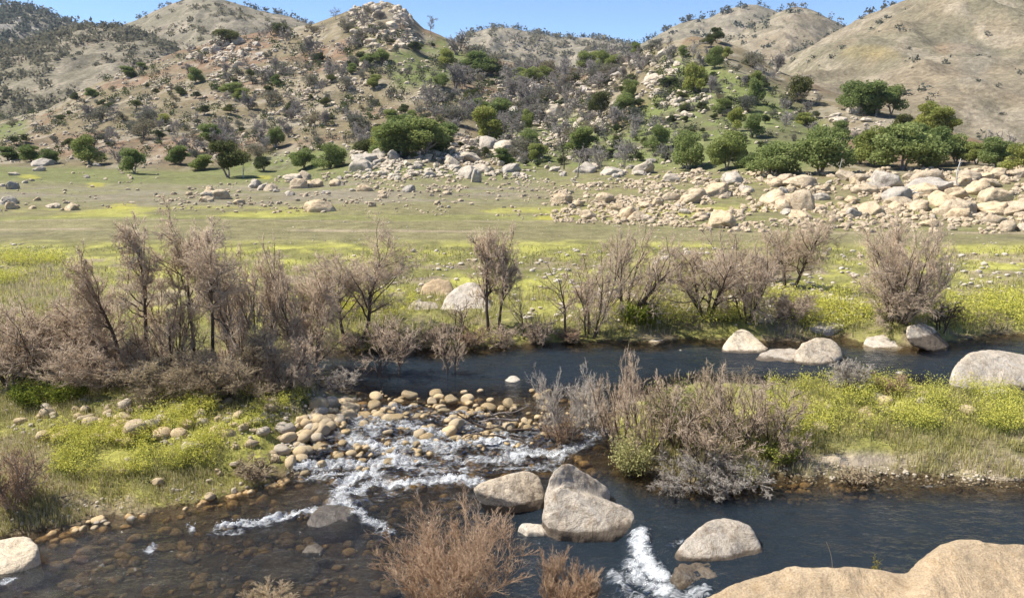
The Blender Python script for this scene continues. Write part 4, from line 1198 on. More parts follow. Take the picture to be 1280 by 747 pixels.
for i, (bx, by, tp, w, lab) in enumerate([(990, 400, 366, 48, "low brown brush at the foot of the round-headed bare tree"),
                                          (1120, 404, 340, 84, "lower skirt of dense twigs in front of the fan-shaped bare shrub"), (960, 350, 312, 40, "faint brown shrub behind the round-headed bare tree"), (240, 250 + 80, 300, 40, "faint brown shrub on the meadow behind the left thicket")]):
    plant("bare_shrub", "shrub", lab, (bx, by), tp, w, seed=40 + i, **bush)
# brush along the far waterline
for i, (bx, by, tp, w) in enumerate([(440, 434, 404, 40), (478, 438, 396, 44), (520, 438, 400, 46), (550, 438, 392, 40), (590, 436, 398, 46), (628, 434, 396, 44), (672, 432, 386, 44), (714, 428, 400, 34)]):
    plant("bare_shrub", "shrub", "dry brown brush lining the far waterline between the thicket and the forked willow", (bx, by), tp + 8, w * .85, "brush along the far waterline", seed=60 + i, twmat=[M_TWIG, M_TWIGR, M_TWIG][i % 3], **{**bush, 'stems': 8, 'n2': 6, 'n3': 4})
# island brush
IS = [((705, 556), 462, 74, M_TWIGG, "grey bare shrub rooted among golden stones beside the rapids", 3), ((735, 545), 462, 56, M_TWIGG, "taller grey bare shrub at the island tip behind the rapids stones", 0), ((700, 560), 520, 44, M_TWIGR, "small reddish shrub in the fast water at the edge of the rapids", 0),
      ((775, 566), 436, 56, M_TWIG, "tall bare shrub at the tip of the island reaching over the far channel", -12), ((810, 575), 470, 70, M_TWIG, "dense mauve shrub at the island tip behind the grey dead heap", 0), ((850, 560), 470, 70, M_TWIGY, "straw-coloured shrub in the middle of the island brush", 0),
      ((880, 580), 492, 86, M_TWIG, "wide brown shrub on the island right behind the grey dead heap", 0), ((920, 560), 462, 84, M_TWIG, "brown shrub of the island brush in front of the pyramid boulder", 0), ((960, 555), 478, 72, M_TWIG, "brown shrub at the right end of the island brush by the blocky boulder", 0),
      ((900, 530), 452, 70, M_TWIGY, "pale straw shrub at the back of the island brush", 0), ((830, 530), 462, 56, M_TWIG, "brown shrub at the back of the island brush over the far channel", 0), ((985, 580), 532, 40, M_TWIG, "last small brown shrub of the island brush before the open grass", 0)]
for i, (b, tp, w, mt, lab, of) in enumerate(IS):
    plant("bare_shrub", "shrub", lab, b, tp, w, seed=80 + i, off=of, twmat=mt, bark=M_BARKG if mt is M_TWIGG else None, **{**bush, 'stems': 7, 'n1': 8, 'n2': 6, 'n3': 5, 'n4': 3, 'twig': .0034, 'up': .1, 'ang': .6})
plant("dead_brush", "shrub", "flattened heap of silver-grey dead branches overhanging the water at the island tip", (862, 606), 564, 104, seed=95, D=1.8, twmat=M_TWIGD, bark=M_BARK, **{**bush, 'spread': 1.6, 'up': -.05, 'curve': .3})
plant("dead_brush", "shrub", "dark snag end of the grey heap of dead branches at the island tip", (915, 612), 572, 74, seed=96, D=1.3, off=4, twmat=M_TWIGD, bark=M_BARK, **{**bush, 'spread': 1.4, 'up': -.04, 'curve': .3})
plant("bare_shrub", "shrub", "small grey bare shrub on the island in front of the blocky boulder", (1060, 492), 446, 44, seed=97, twmat=M_TWIGG, **{**bush, 'n4': 2})
plant("bare_shrub", "shrub", "small reddish tuft of twigs on the island edge below the open far channel", (1112, 492), 466, 40, seed=98, twmat=M_TWIGR, **{**bush, 'n4': 2, 'up': .2})
plant("bare_shrub", "shrub", "tiny dark dry tuft on the sandy near edge of the island", (1068, 606), 582, 40, seed=99, twmat=M_TWIGY, **{**bush, 'n1': 6, 'n4': 0})
plant("bare_shrub", "shrub", "dry brown shrub at the left edge of the photo, near the water", (14, 634), 556, 60, seed=100, off=-2, twmat=M_TWIGR, bark=M_BARKG, **{**bush, 'n4': 2})
plant("bare_shrub", "shrub", "low brown dry shrub on the waterline below the cobble pile", (318, 596), 570, 44, seed=101, twmat=M_TWIGY, **{**bush, 'n4': 0})


# near shrubs on the photographer's bank: rooted below the frame
def near_shrub(label, X_px, top, Y, wpx, seed, mat, **kw):
    P = at_depth(X_px, top, Y)
    z0 = float(height(np.array([P[0]]), np.array([Y]))[0])
    m = metre_per_px(Y, z0)
    trunk, tw, cx = bare_plant(seed, P[2] - z0, wpx * m, **kw)
    o = empty("bare_shrub", (P[0], Y, z0 - .05)); tag(o, label, "shrub")
    for nm, (v, f), mt in (("trunk", trunk, M_TWIGR), ("crown", tw, mat)):
        v = v.copy(); v[:, 0] -= cx * np.clip(v[:, 2] / (P[2] - z0), 0, 1)
        link(nm, make_mesh(nm, v, f, mt), o)


near = dict(stems=18, spread=.7, crown_from=.2, n1=10, n2=8, n3=5, n4=3, r0=.012, up=.24, twig=.0021, ang=.5, curve=.13, root=.25)
near_shrub("large reddish-brown dry shrub at the bottom, in front of the wedge-shaped boulder", 560, 648, 10.6, 150, 110, M_TWIGR, **near)
near_shrub("smaller reddish-brown dry shrub at the bottom, below the pale low rock", 714, 700, 10.4, 64, 111, M_TWIGR, **near)
near_shrub("twig tips peeping over the bottom edge of the photo beside the large dry shrub", 335, 732, 10.2, 60, 112, M_TWIGY, **{**near, 'stems': 8})
print("bare", time.time() - T0)
# ------------------------------------------------------------------ hillside trees
def leaf_mat(name):
    m, nt, out = new_mat(name)
    c = attr(nt, "Col").outputs["Color"]
    oi = N(nt, "ShaderNodeObjectInfo").outputs["Random"]
    vary = ramp(nt, oi, [(0, (.68, .74, .72)), (.5, (1, 1, 1)), (1, (1.35, 1.18, .9))])
    c = mixc(nt, c, vary.outputs[0], 1.0, 'MULTIPLY')
    d = N(nt, "ShaderNodeBsdfDiffuse"); t = N(nt, "ShaderNodeBsdfTranslucent"); nt.links.new(c, d.inputs[0]); nt.links.new(c, t.inputs[0])
    mx = nt.nodes.new("ShaderNodeMixShader"); mx.inputs[0].default_value = .4
    nt.links.new(d.outputs[0], mx.inputs[1]); nt.links.new(t.outputs[0], mx.inputs[2]); nt.links.new(mx.outputs[0], out.inputs[0])
    return m


M_LEAF = leaf_mat("leaves")


def leaf_quads(C, size, r):
    n = len(C)
    a = r.normal(size=(n, 3)); a /= np.linalg.norm(a, axis=1, keepdims=True)
    b = np.cross(a, r.normal(size=(n, 3))); b /= np.linalg.norm(b, axis=1, keepdims=True)
    s = (size * r.uniform(.6, 1.3, n))[:, None]
    V = np.stack([C - a * s, C + b * s * .55, C + a * s, C - b * s * .55], 1).reshape(-1, 3)
    F = np.arange(4 * n).reshape(-1, 4)
    return V, F


def leafy(seed, cols, leaves=8000, low=.06, size=.026, lobes=14, squat=1.0):
    """unit tree: height 1, width about 1. returns trunk, crown meshes"""
    r = np.random.default_rng(seed)
    m0 = 6; st = np.zeros((3, m0, 3))
    for s in range(3):
        a = r.uniform(0, 6.28); p = np.zeros(3); d = np.array([math.cos(a) * .35, math.sin(a) * .35, 1]); d /= np.linalg.norm(d)
        for k in range(m0):
            st[s, k] = p; p = p + d * .62 / (m0 - 1); d = d + r.normal(size=3) * .14; d /= np.linalg.norm(d)
    R = np.linspace(.035, .012, m0)[None, :].repeat(3, 0)
    P1, R1 = children(st, R, 7, .35, 1, .8, .6, 5, .15, .05, r)
    v0, f0 = tubes(st, R, 6); v1, f1 = tubes(P1, R1, 4)
    tv, tf = np.concatenate([v0, v1]), np.concatenate([f0, f1 + len(v0)])
    cc, rad = [], []
    for k in range(lobes):
        a = r.uniform(0, 6.28); h = r.uniform(low + .14, .84); rr = .34 * math.sqrt(r.random()) * (1 - .55 * max(0, h - .5) / .4)
        cc.append([math.cos(a) * rr, math.sin(a) * rr, h]); rad.append(r.uniform(.13, .24))
    cc = np.array(cc); rad = np.array(rad)
    k = r.choice(lobes, leaves, p=rad ** 2 / (rad ** 2).sum())
    d = r.normal(size=(leaves, 3)); d /= np.linalg.norm(d, axis=1, keepdims=True)
    rr = rad[k] * r.uniform(.35, 1.12, leaves) ** .6
    C = cc[k] + d * rr[:, None] * np.array([1.05, 1.05, .8])
    C += .03 * np.stack([fb3(C * 9, seed + i, 2) for i in range(3)], 1)
    V, F = leaf_quads(C, size, r)
    lobe_t = r.random(lobes)[k] * .6 + r.random(leaves) * .4
    col = np.array(cols[0])[None] * (1 - lobe_t[:, None]) + np.array(cols[1])[None] * lobe_t[:, None]
    V[:, :2] /= (np.percentile(V[:, 0], 98) - np.percentile(V[:, 0], 2)); V[:, 2] /= np.percentile(V[:, 2], 99)
    return make_mesh("trunk", tv, [tf], M_BARKG), make_mesh("crown", V, [F], M_LEAF, smooth=False, attrs={"Col": col.repeat(4, 0)})


G_OAK = [(0.15, 0.19, 0.06), (0.33, 0.375, 0.145)]
G_DARK = [(0.065, 0.082, 0.035), (0.135, 0.155, 0.070)]
G_GREY = [(0.13, 0.13, 0.10), (0.21, 0.205, 0.165)]
OAKS = [leafy(700 + i, G_OAK, low=.05 + .02 * i) for i in range(6)]
DARKS = [leafy(720 + i, G_DARK, leaves=4500, low=.1, lobes=8) for i in range(4)]
GREYS_ = [leafy(730 + i, G_GREY, leaves=2200, low=.1, lobes=9, size=.024) for i in range(3)]
BARES = []
for i in range(7):
    trunk, tw, cx = bare_plant(750 + i, 1.0, .8, stems=[1, 3, 2, 5, 1, 4, 2][i], spread=.5, crown_from=.25, n1=11, n2=6, n3=5, n4=2, twig=.0055, r0=.03, up=.06, root=.04, curve=.2, ang=.7)
    BARES.append((make_mesh("trunk", trunk[0], trunk[1], M_BARKG), make_mesh("crown", tw[0], tw[1], None)))
M_HTWIG = twig_mat("hill_twigs", (0.26, 0.235, 0.205), (0.34, 0.31, 0.28))
for t_, c_ in BARES: c_.materials.append(M_HTWIG)


def put_tree(name, cat, pair, P, H, W, label, group, r, tilt=.05):
    o = empty(name, (P[0], P[1], P[2] - .05 * H))
    o.rotation_euler = (r.normal() * tilt, r.normal() * tilt, r.uniform(0, 6.28)); o.scale = (W, W, H)
    tag(o, label, cat, group)
    for nm, me in (("trunk", pair[0]), ("crown", pair[1])):
        link(nm, me, o)
    return o


r_tree = np.random.default_rng(5)
# (x, base row, height, width) in pixels of the photograph: every green tree that can be told apart
def where(px, py):
    if py > 196 and px < 160: return "in the grove at the far left foot of the hill"
    if py > 190 and px < 430: return "at the green foot above the left rocky spit"
    if py > 180 and px < 640: return "around the rock jumble under the pointed hill"
    if py > 180 and px < 860: return "on the rocky foot slope at the middle"
    if py > 196 and px < 1060: return "along the top of the strand rocks"
    if py > 150 and px > 1040: return "in the dense belt above the right-hand boulders"
    if px > 1030: return "in the cluster at the right saddle"
    if px > 860 and py > 110: return "dotted over the green slope at right"
    if px > 780: return "near the crest of the right summit"
    if px > 600: return "on the wooded slope between the two summits"
    if px > 440 and py < 125: return "high on the flank under the pointed summit"
    if px > 440: return "halfway up the pointed hill's right flank"
    if px > 260 and py < 100: return "high on the pointed hill's left shoulder"
    if px > 260: return "halfway up the pointed hill's left flank"
    return "on the brown lower ridge at far left"


GREEN = [(112, 205, 34, 32), (168, 217, 30, 26), (285, 222, 44, 44), (137, 142, 13, 14), (115, 122, 11, 12), (40, 202, 20, 30), (330, 214, 18, 18), (380, 211, 24, 26), (412, 211, 30, 36), (160, 97, 13, 20), (178, 88, 9, 12), (245, 104, 18, 16),
         (265, 182, 26, 28), (345, 184, 24, 18), (290, 118, 14, 22), (302, 125, 14, 24), (348, 108, 14, 14), (205, 157, 14, 16), (478, 78, 15, 18), (462, 82, 14, 18), (560, 83, 20, 20), (552, 111, 18, 18), (595, 92, 26, 34), (612, 95, 20, 24), (590, 131, 18, 20), (610, 176, 40, 34), (625, 150, 26, 24), (598, 140, 16, 20),
         (498, 198, 44, 50), (530, 196, 46, 56), (552, 190, 34, 40), (480, 190, 30, 30), (500, 168, 24, 26), (455, 195, 20, 24), (514, 150, 12, 14), (658, 162, 24, 14), (660, 180, 18, 16), (664, 196, 32, 22), (674, 202, 22, 22), (730, 190, 30, 30), (722, 178, 16, 16), (628, 206, 20, 20), (820, 187, 28, 28), (750, 148, 32, 24), (782, 132, 30, 20), (790, 122, 20, 14), (782, 142, 24, 18),
         (735, 88, 22, 22), (750, 92, 26, 24), (768, 90, 20, 20), (742, 84, 18, 20), (758, 76, 14, 16), (664, 108, 22, 26), (650, 104, 18, 20), (680, 102, 18, 20), (640, 100, 14, 20), (795, 68, 14, 14), (855, 72, 14, 14), (490, 156, 18, 20), (468, 108, 14, 16), (440, 92, 12, 12),
         (860, 212, 46, 34), (908, 212, 46, 34), (967, 220, 40, 52), (1025, 218, 56, 54), (1090, 208, 46, 42), (1128, 212, 54, 58), (1163, 208, 46, 44), (1195, 204, 34, 34), (1245, 210, 36, 36), (1272, 214, 32, 40), (1070, 140, 36, 38), (1094, 144, 40, 40), (1114, 143, 34, 28), (1152, 168, 38, 36), (1178, 172, 36, 34), (1200, 166, 22, 22),
         (1050, 172, 20, 20), (1240, 178, 20, 30), (1130, 172, 28, 26), (940, 172, 28, 22), (920, 164, 28, 18), (900, 140, 16, 26), (945, 130, 30, 16), (996, 127, 30, 24), (870, 117, 36, 22), (862, 105, 18, 16), (895, 54, 18, 16), (888, 60, 16, 18), (893, 86, 26, 16), (908, 74, 14, 12), (946, 108, 18, 16), (1006, 158, 16, 22), (985, 88, 14, 14), (852, 46, 8, 10),
         (255, 212, 18, 22), (225, 205, 22, 22), (10, 200, 16, 22), (60, 205, 18, 24), (1220, 206, 26, 30), (1075, 205, 34, 30), (940, 212, 20, 20), (1110, 190, 30, 34), (1145, 190, 34, 36)]
named = {(285, 222): "rounded green oak on the green foot, in front of the white-stemmed dead tree", (112, 205): "largest dark green oak of the grove at the far left foot of the hill", (168, 217): "dark conical green tree out on the grass right of the far left grove",
         (530, 196): "broadest part of the bright green thicket above the rock jumble", (610, 176): "tall dark green oak uphill of the rock jumble, right of the broad thicket", (967, 220): "wide low oak closest to the strand rocks, left of the biggest round oak", (1025, 218): "biggest round oak of the treeline, left of the dense belt",
         (908, 212): "upright oval oak on a bare trunk at the left start of the strand treeline", (860, 212): "tall oak left of the oval one with a dark trunk over a grey rock heap", (1128, 212): "largest dark oak of the dense belt right of the biggest round oak", (895, 54): "pointed dark tree highest on the right summit",
         (940, 172): "dense little oak alone on the green slope casting a dark shadow", (820, 187): "dark bushy oak among rocks at the middle of the foot slope", (730, 190): "pair-topped green oak beside dead trees at the foot slope"}
PXB = np.array([g[:2] for g in GREEN], float)
PB = hits(PXB[:, 0], PXB[:, 1])
for (x, y, h, w), p in zip(GREEN, PB):
    if not np.isfinite(p[0]): continue
    m = metre_per_px(p[1], p[2])
    H, W = h * m * 1.05, w * m * .98
    lab = named.get((x, y)); wh = where(x, y)
    src = OAKS if r_tree.random() < .85 else DARKS
    put_tree("oak_tree", "tree", src[r_tree.integers(len(src))], p, H, W, lab or "green leafy oak " + wh, None if lab else "green oaks " + wh, r_tree)

# leafless and sparse trees, thick on the burnt slopes
ZB = [([(330, 60), (420, 30), (470, 70), (440, 170), (330, 180), (260, 120)], 44, (12, 24)), ([(560, 50), (640, 85), (800, 80), (780, 150), (640, 170), (560, 140)], 80, (14, 30)), ([(380, 130), (640, 120), (640, 190), (400, 195)], 34, (14, 30)),
      ([(110, 150), (330, 150), (340, 205), (100, 205)], 30, (14, 30)), ([(860, 60), (960, 80), (1040, 130), (1020, 170), (900, 150)], 24, (12, 26)), ([(640, 150), (860, 150), (860, 212), (640, 215)], 26, (14, 34)),
      ([(440, 8), (480, 4), (530, 40), (570, 70), (430, 40)], 16, (10, 20)), ([(200, 60), (340, 40), (330, 110), (220, 110)], 16, (10, 18)), ([(1020, 180), (1280, 190), (1280, 212), (1030, 212)], 12, (20, 36)), ([(780, 55), (860, 45), (860, 80), (760, 100)], 30, (10, 20)), ([(640, 95), (760, 80), (780, 110), (650, 130)], 26, (12, 24))]
for poly, n, (h0, h1) in ZB:
    q = sample_poly(poly, n, r_tree); P = hits(q[:, 0], q[:, 1])
    for (x, y), p in zip(q, P):
        if not np.isfinite(p[0]): continue
        m = metre_per_px(p[1], p[2]); H = r_tree.uniform(h0, h1) * m
        wh = where(x, y)
        if r_tree.random() < .22:
            put_tree("oak_tree", "tree", GREYS_[r_tree.integers(3)], p, H * .85, H * r_tree.uniform(.8, 1.2), "thin-leaved grey oak " + wh, "thin-leaved grey oaks " + wh, r_tree)
        else:
            put_tree("bare_oak", "tree", BARES[r_tree.integers(7)], p, H, H * r_tree.uniform(.7, 1.1), "leafless grey oak " + wh, "leafless oaks " + wh, r_tree, .08)
# single skyline trees
for x, y, h, w, lab in [(539, 40, 18, 14, "tall leafless tree alone on the skyline right of the pointed summit"), (512, 32, 14, 12, "leafless tree on the skyline beside the pointed summit crag"), (420, 22, 12, 14, "leafless tree on the skyline left of the pointed summit"), (348, 42, 12, 18, "dark bushy tree on the skyline of the left shoulder"), (283, 52, 14, 26, "dark tree clump on the left shoulder crag")]:
    p = hit(x, y + 3)
    if p is None: continue
    m = metre_per_px(p[1], p[2])
    src = DARKS if "dark" in lab else BARES
    put_tree("oak_tree" if "dark" in lab else "bare_oak", "tree", src[r_tree.integers(len(src))], p, h * m * 1.3, w * m * 1.1, lab, None, r_tree)
# dark shrubs low on the slopes: each one apart
ZS = [([(10, 140), (120, 110), (250, 80), (420, 60), (420, 190), (20, 200)], 92), ([(430, 30), (560, 60), (640, 100), (620, 200), (440, 200)], 70), ([(640, 90), (860, 80), (860, 205), (640, 210)], 70), ([(860, 70), (1000, 110), (1060, 190), (860, 205)], 50)]
for poly, n in ZS:
    q = sample_poly(poly, n, r_tree); P = hits(q[:, 0], q[:, 1])
    for (x, y), p in zip(q, P):
        if not np.isfinite(p[0]): continue
        m = metre_per_px(p[1], p[2]); H = r_tree.uniform(5, 11) * m; wh = where(x, y)
        src = DARKS if r_tree.random() < .6 else GREYS_
        put_tree("hill_bush", "bush", src[r_tree.integers(len(src))], p, H * 1.15, H * r_tree.uniform(.9, 1.35), "small dark rounded bush " + wh, "dark bushes " + wh, r_tree)

# the countless smallest scrub and saplings between them
def slope_scrub(zones, seed):
    r = np.random.default_rng(seed); PP = []
    for poly, n in zones:
        q = sample_poly(poly, n, r)
        q = q[fb2(q[:, 0] / 18, q[:, 1] / 8, seed, 3) > r.uniform(-.3, .3, len(q))]
        P = hits(q[:, 0], q[:, 1]); PP.append(P[np.isfinite(P[:, 0])])
    C = np.concatenate(PP); n = len(C); nl = 60
    s = metre_per_px(C[:, 1], C[:, 2]) * r.uniform(3.5, 11, n)
    off3 = r.normal(size=(n, nl, 3)) * np.array([.30, .30, .24]) + np.array([0, 0, .42])
    LC = (C[:, None, :] + off3 * s[:, None, None]).reshape(-1, 3)
    V, F = leaf_quads(LC, np.repeat(s, nl) * .13, r)
    t = (r.random(n).repeat(nl) * .6 + r.random(n * nl) * .4)[:, None]
    kind = (r.random(n) < .5).repeat(nl)[:, None]
    col = np.where(kind, np.array([.06, .078, .03]) * (1 - t) + np.array([.15, .175, .07]) * t, np.array([.13, .12, .10]) * (1 - t) + np.array([.22, .205, .175]) * t)
    tag(link("slope_scrub", make_mesh("slope_scrub", V, [F], M_LEAF, smooth=False, attrs={"Col": col.repeat(4, 0)})), kind="stuff")


slope_scrub([([(-20, 150), (130, 100), (240, 62), (400, 35), (430, 60), (430, 195), (-20, 205)], 1000), ([(430, 30), (560, 60), (640, 85), (640, 200), (430, 200)], 950), ([(620, 85), (860, 60), (880, 130), (860, 205), (640, 205)], 1000), ([(860, 60), (1000, 100), (1060, 190), (860, 205)], 260)], 71)

# standing dead snags, bleached logs
def snag(label, base, h, seed, lean=0.0, thick=.05, n=5, mat=None):
    p = hit(*base); m = metre_per_px(p[1], p[2]); r = np.random.default_rng(seed); H = h * m
    m0 = 7; st = np.zeros((1, m0, 3)); q = np.zeros(3); d = np.array([lean, 0, 1.0]); d /= np.linalg.norm(d)
    for k in range(m0):
        st[0, k] = q; q = q + d * H / (m0 - 1); d = d + r.normal(size=3) * .08; d /= np.linalg.norm(d)
    R = np.linspace(thick, thick * .35, m0)[None, :] * H
    P1, R1 = children(st, R, n, .3, .95, .8, .35, 4, .2, .02, r, .55)
    P2, R2 = children(P1, R1, 3, .3, .95, .7, .45, 4, .2, .02, r, .6)
    o = empty("dead_tree", p - np.array([0, 0, .05 * H])); tag(o, label, "tree")
    v, f = tubes(st, R, 7); link("trunk", make_mesh("trunk", v, [f], mat or M_BARKG), o)
    v, f = tubes(P1, R1, 5); v2, f2 = tubes(P2, R2, 4); link("limbs", make_mesh("limbs", np.concatenate([v, v2]), [np.concatenate([f, f2 + len(v)])], mat or M_BARKG), o)


M_BLEACH = twig_mat("bleached_wood", (0.50, 0.47, 0.42), (0.60, 0.57, 0.52))
snag("bleached white dead trunk standing by the grey-white boulders at right", (1196, 238), 42, 801, -.12, .03, 5, M_BLEACH)
snag("bleached thin dead pole below the biggest round oak", (1049, 222), 26, 802, 0, .03, 2, M_BLEACH)
snag("thin dark dead trunk standing on the foot slope left of the bushy oak", (705, 212), 30, 803, 0, .03, 4, M_BARK)
snag("broken dead trunk beside the thin dark one on the foot slope", (722, 222), 36, 804, .03, .03, 4)
snag("white-stemmed small dead tree under the rounded green oak at the foot of the hill", (304, 222), 20, 805, .1, .04, 4, M_BLEACH)
snag("dead sapling on the bare slope at mid meadow", (628, 222), 20, 806, -.1, .03, 5, M_BARK)


def log_pile(label, base, wpx, hpx, seed, n, mat, rad, name="driftwood", z=None):
    p = hit(*base) if z is None else np.array([*on_level(base[0], base[1], z), z]); m = metre_per_px(p[1], p[2]); r = np.random.default_rng(seed)
    W, H = wpx * m, hpx * m
    st = np.zeros((n, 7, 3))
    for s in range(n):
        a = r.uniform(-.45, .45) + (math.pi if r.random() < .5 else 0); q = np.array([r.uniform(-.3, .3) * W, r.uniform(-.15, .15) * W, r.uniform(.02, .5) * H]); d = np.array([math.cos(a), math.sin(a) * .6, r.uniform(-.15, .35)])
        L = W * r.uniform(.3, .6)
        for k in range(7):
            st[s, k] = q; q = q + d * L / 6; d = d + r.normal(size=3) * .18; d /= np.linalg.norm(d)
    R = np.linspace(1, .3, 7)[None, :] * rad * r.uniform(.5, 1, (n, 1))
    P1, R1 = children(st, R, 5, .2, .95, .8, .4, 5, .25, .05, r, .5)
    o = empty(name, p); tag(o, label, "driftwood")
    v, f = tubes(st, R, 7); link("trunk", make_mesh("trunk", v, [f], mat), o)
    v, f = tubes(P1, R1, 5); link("branches", make_mesh("branches", v, [f], mat), o)


log_pile("tangle of dark driftwood snagged on golden stones across the rapids", (618, 548), 70, 34, 811, 7, M_BARK, .05, z=.3)
log_pile("bleached forked driftwood branch lying on the rapids above the dark tangle", (640, 530), 90, 16, 812, 3, M_BARKG, .035, z=.35)
log_pile("heap of white bleached branches on the slope under the right-hand oaks", (1138, 246), 40, 12, 813, 9, M_BLEACH, .12)
log_pile("dark fallen trunk lying beneath the leaning bare willow on the left", (150, 462), 60, 22, 814, 3, M_BARK, .1)
log_pile("grey fallen branches at the foot of the tallest bare willow", (205, 484), 90, 22, 815, 8, M_BARKG, .04)

# ------------------------------------------------------------------ scrub on the distant hills: too many and too far to count
def hill_scrub(h, n, seed, size, cols, clump=.1, zone=None, name="distant_scrub"):
    r = np.random.default_rng(seed)
    P = h["P"]; ns, na, _ = P.shape
    Vs, Fs, Cs, off = [], [], [], 0
    tv, tf = ico(1)
    i = r.uniform(2, 108, n); j = r.uniform(1, na - 2, n)
    i0 = i.astype(int); j0 = j.astype(int); fi = (i - i0)[:, None]; fj = (j - j0)[:, None]
    C = (P[i0, j0] * (1 - fi) + P[i0 + 1, j0] * fi) * (1 - fj) + (P[i0, j0 + 1] * (1 - fi) + P[i0 + 1, j0 + 1] * fi) * fj
    k = fb2(C[:, 0] / 90, C[:, 1] / 90, seed, 4) > r.uniform(-.4, .4, n) + clump
    C = C[k]
    s = size * r.uniform(.5, 1.6, len(C)) ** 1.4
    t = 60
    # each bush: a tuft of leaf faces
    nl = 26
    off3 = r.normal(size=(len(C), nl, 3)) * np.array([.42, .42, .26]) + np.array([0, 0, .38])
    LC = (C[:, None, :] + off3 * s[:, None, None]).reshape(-1, 3)
    V, F = leaf_quads(LC, np.repeat(s, nl) * .30, r)
    tt = (r.random(len(C)).repeat(nl) * .7 + r.random(len(LC)) * .3)[:, None]
    col = np.array(cols[0]) * (1 - tt) + np.array(cols[1]) * tt
    me = make_mesh(name, V, [F], M_LEAF, smooth=False, attrs={"Col": col.repeat(4, 0)})
    tag(link(name, me), kind="stuff")


S_GR = [(0.12, 0.125, 0.095), (0.19, 0.185, 0.15)]
hill_scrub(hill_left, 5200, 1, 3.3, S_GR, -.2)
hill_scrub(hill_rocky, 2600, 2, 6.0, S_GR, -.02)
hill_scrub(hill_cone, 500, 3, 4.0, S_GR, .15)
hill_scrub(hill_saddle, 900, 4, 7, S_GR, -.05)
hill_scrub(hill_back, 400, 5, 6, S_GR, .1)
hill_scrub(hill_dome, 240, 6, 5, S_GR, .15)
hill_scrub(hill_right, 620, 7, 1.9, S_GR, .14)
hill_scrub(hill_cone, 1500, 8, 2.6, S_GR, .0)
hill_scrub(hill_dome, 300, 9, 2.6, S_GR, .05)


def crest_trees(h, n, seed, size, a0=0, a1=1):
    """little trees along a distant skyline"""
    r = np.random.default_rng(seed); P = h["P"]
    j = (P.shape[1] - 2) * (a0 + (a1 - a0) * r.random(n)); j0 = j.astype(int)
    C = P[109, j0] + (P[109, j0 + 1] - P[109, j0]) * (j - j0)[:, None] + np.array([0, -3, 0])
    s = size * r.uniform(.4, 1.3, n); nl = 26
    off3 = r.normal(size=(n, nl, 3)) * np.array([.32, .32, .28]) + np.array([0, 0, .45])
    LC = (C[:, None, :] + off3 * s[:, None, None]).reshape(-1, 3)
    V, F = leaf_quads(LC, np.repeat(s, nl) * .24, r)
    t = r.random(len(LC))[:, None]
    col = np.array(S_GR[0]) * (1 - t) + np.array(S_GR[1]) * t
    tag(link("distant_scrub", make_mesh("distant_scrub", V, [F], M_LEAF, smooth=False, attrs={"Col": col.repeat(4, 0)})), kind="stuff")


crest_trees(hill_cone, 90, 21, 6); crest_trees(hill_rocky, 90, 22, 8); crest_trees(hill_saddle, 120, 23, 8); crest_trees(hill_back, 70, 24, 8); crest_trees(hill_dome, 30, 25, 6); crest_trees(hill_right, 40, 26, 5)
print("green", time.time() - T0)
# ------------------------------------------------------------------ grass, mustard flowers
def blade_mat(name, trans=.35):
    m, nt, out = new_mat(name)
    c = attr(nt, "Col").outputs["Color"]
    d = N(nt, "ShaderNodeBsdfDiffuse"); t = N(nt, "ShaderNodeBsdfTranslucent"); nt.links.new(c, d.inputs[0]); nt.links.new(c, t.inputs[0])
    mx = nt.nodes.new("ShaderNodeMixShader"); mx.inputs[0].default_value = trans
    nt.links.new(d.outputs[0], mx.inputs[1]); nt.links.new(t.outputs[0], mx.inputs[2]); nt.links.new(mx.outputs[0], out.inputs[0])
    return m


M_BLADE = blade_mat("grass_blades")
GCOL = np.array([[0.37, 0.355, 0.12], [0.48, 0.435, 0.165], [0.29, 0.285, 0.10], [0.52, 0.47, 0.24], [0.56, 0.48, 0.32]])


def grass_patch(name, P, h, w, seed, mixw, bend=.5, tint=None):
    """P roots (n,3); h heights; w widths; two-segment bent blades"""
    r = np.random.default_rng(seed); n = len(P)
    a = r.uniform(0, 6.283, n); sd = np.stack([np.cos(a), np.sin(a), 0 * a], 1)
    b = r.uniform(0, 6.283, n); ln = np.stack([np.cos(b), np.sin(b), 0 * b], 1) * (h * bend * r.random(n))[:, None]
    mid = P + ln * .35 + np.array([0, 0, 1]) * (h * .58)[:, None]; tip = P + ln + np.array([0, 0, 1]) * h[:, None]
    s0 = sd * (w * .5)[:, None]
    V = np.stack([P - s0, P + s0, mid + s0 * .75, mid - s0 * .75, tip], 1).reshape(-1, 3)
    k = np.arange(n)[:, None] * 5
    Q = k + np.array([[0, 1, 2, 3]]); T = k + np.array([[3, 2, 4]])
    ci = r.choice(5, n, p=np.array(mixw) / sum(mixw))
    col = GCOL[ci] * r.uniform(.75, 1.25, n)[:, None]
    if tint is not None: col = col * tint
    me = make_mesh(name, V, [Q, T], M_BLADE, smooth=False, attrs={"Col": col.repeat(5, 0)})
    return tag(link(name, me), kind="stuff")


def roots(polys, n, seed, thr=-.1, freq=1.2, minw=.03):
    r = np.random.default_rng(seed); out = []
    for poly, share in polys:
        wp = pxpoly(poly, .4)
        q = sample_poly(wp, int(n * share), r)
        k = fb2(q[:, 0] * freq, q[:, 1] * freq, seed, 4) > thr + r.uniform(-.25, .25, len(q))
        q = q[k]; z = height(q[:, 0], q[:, 1])
        ok = z > water_level(q[:, 0], q[:, 1]) + minw
        out.append(np.column_stack([q, z])[ok])
    return np.concatenate(out)


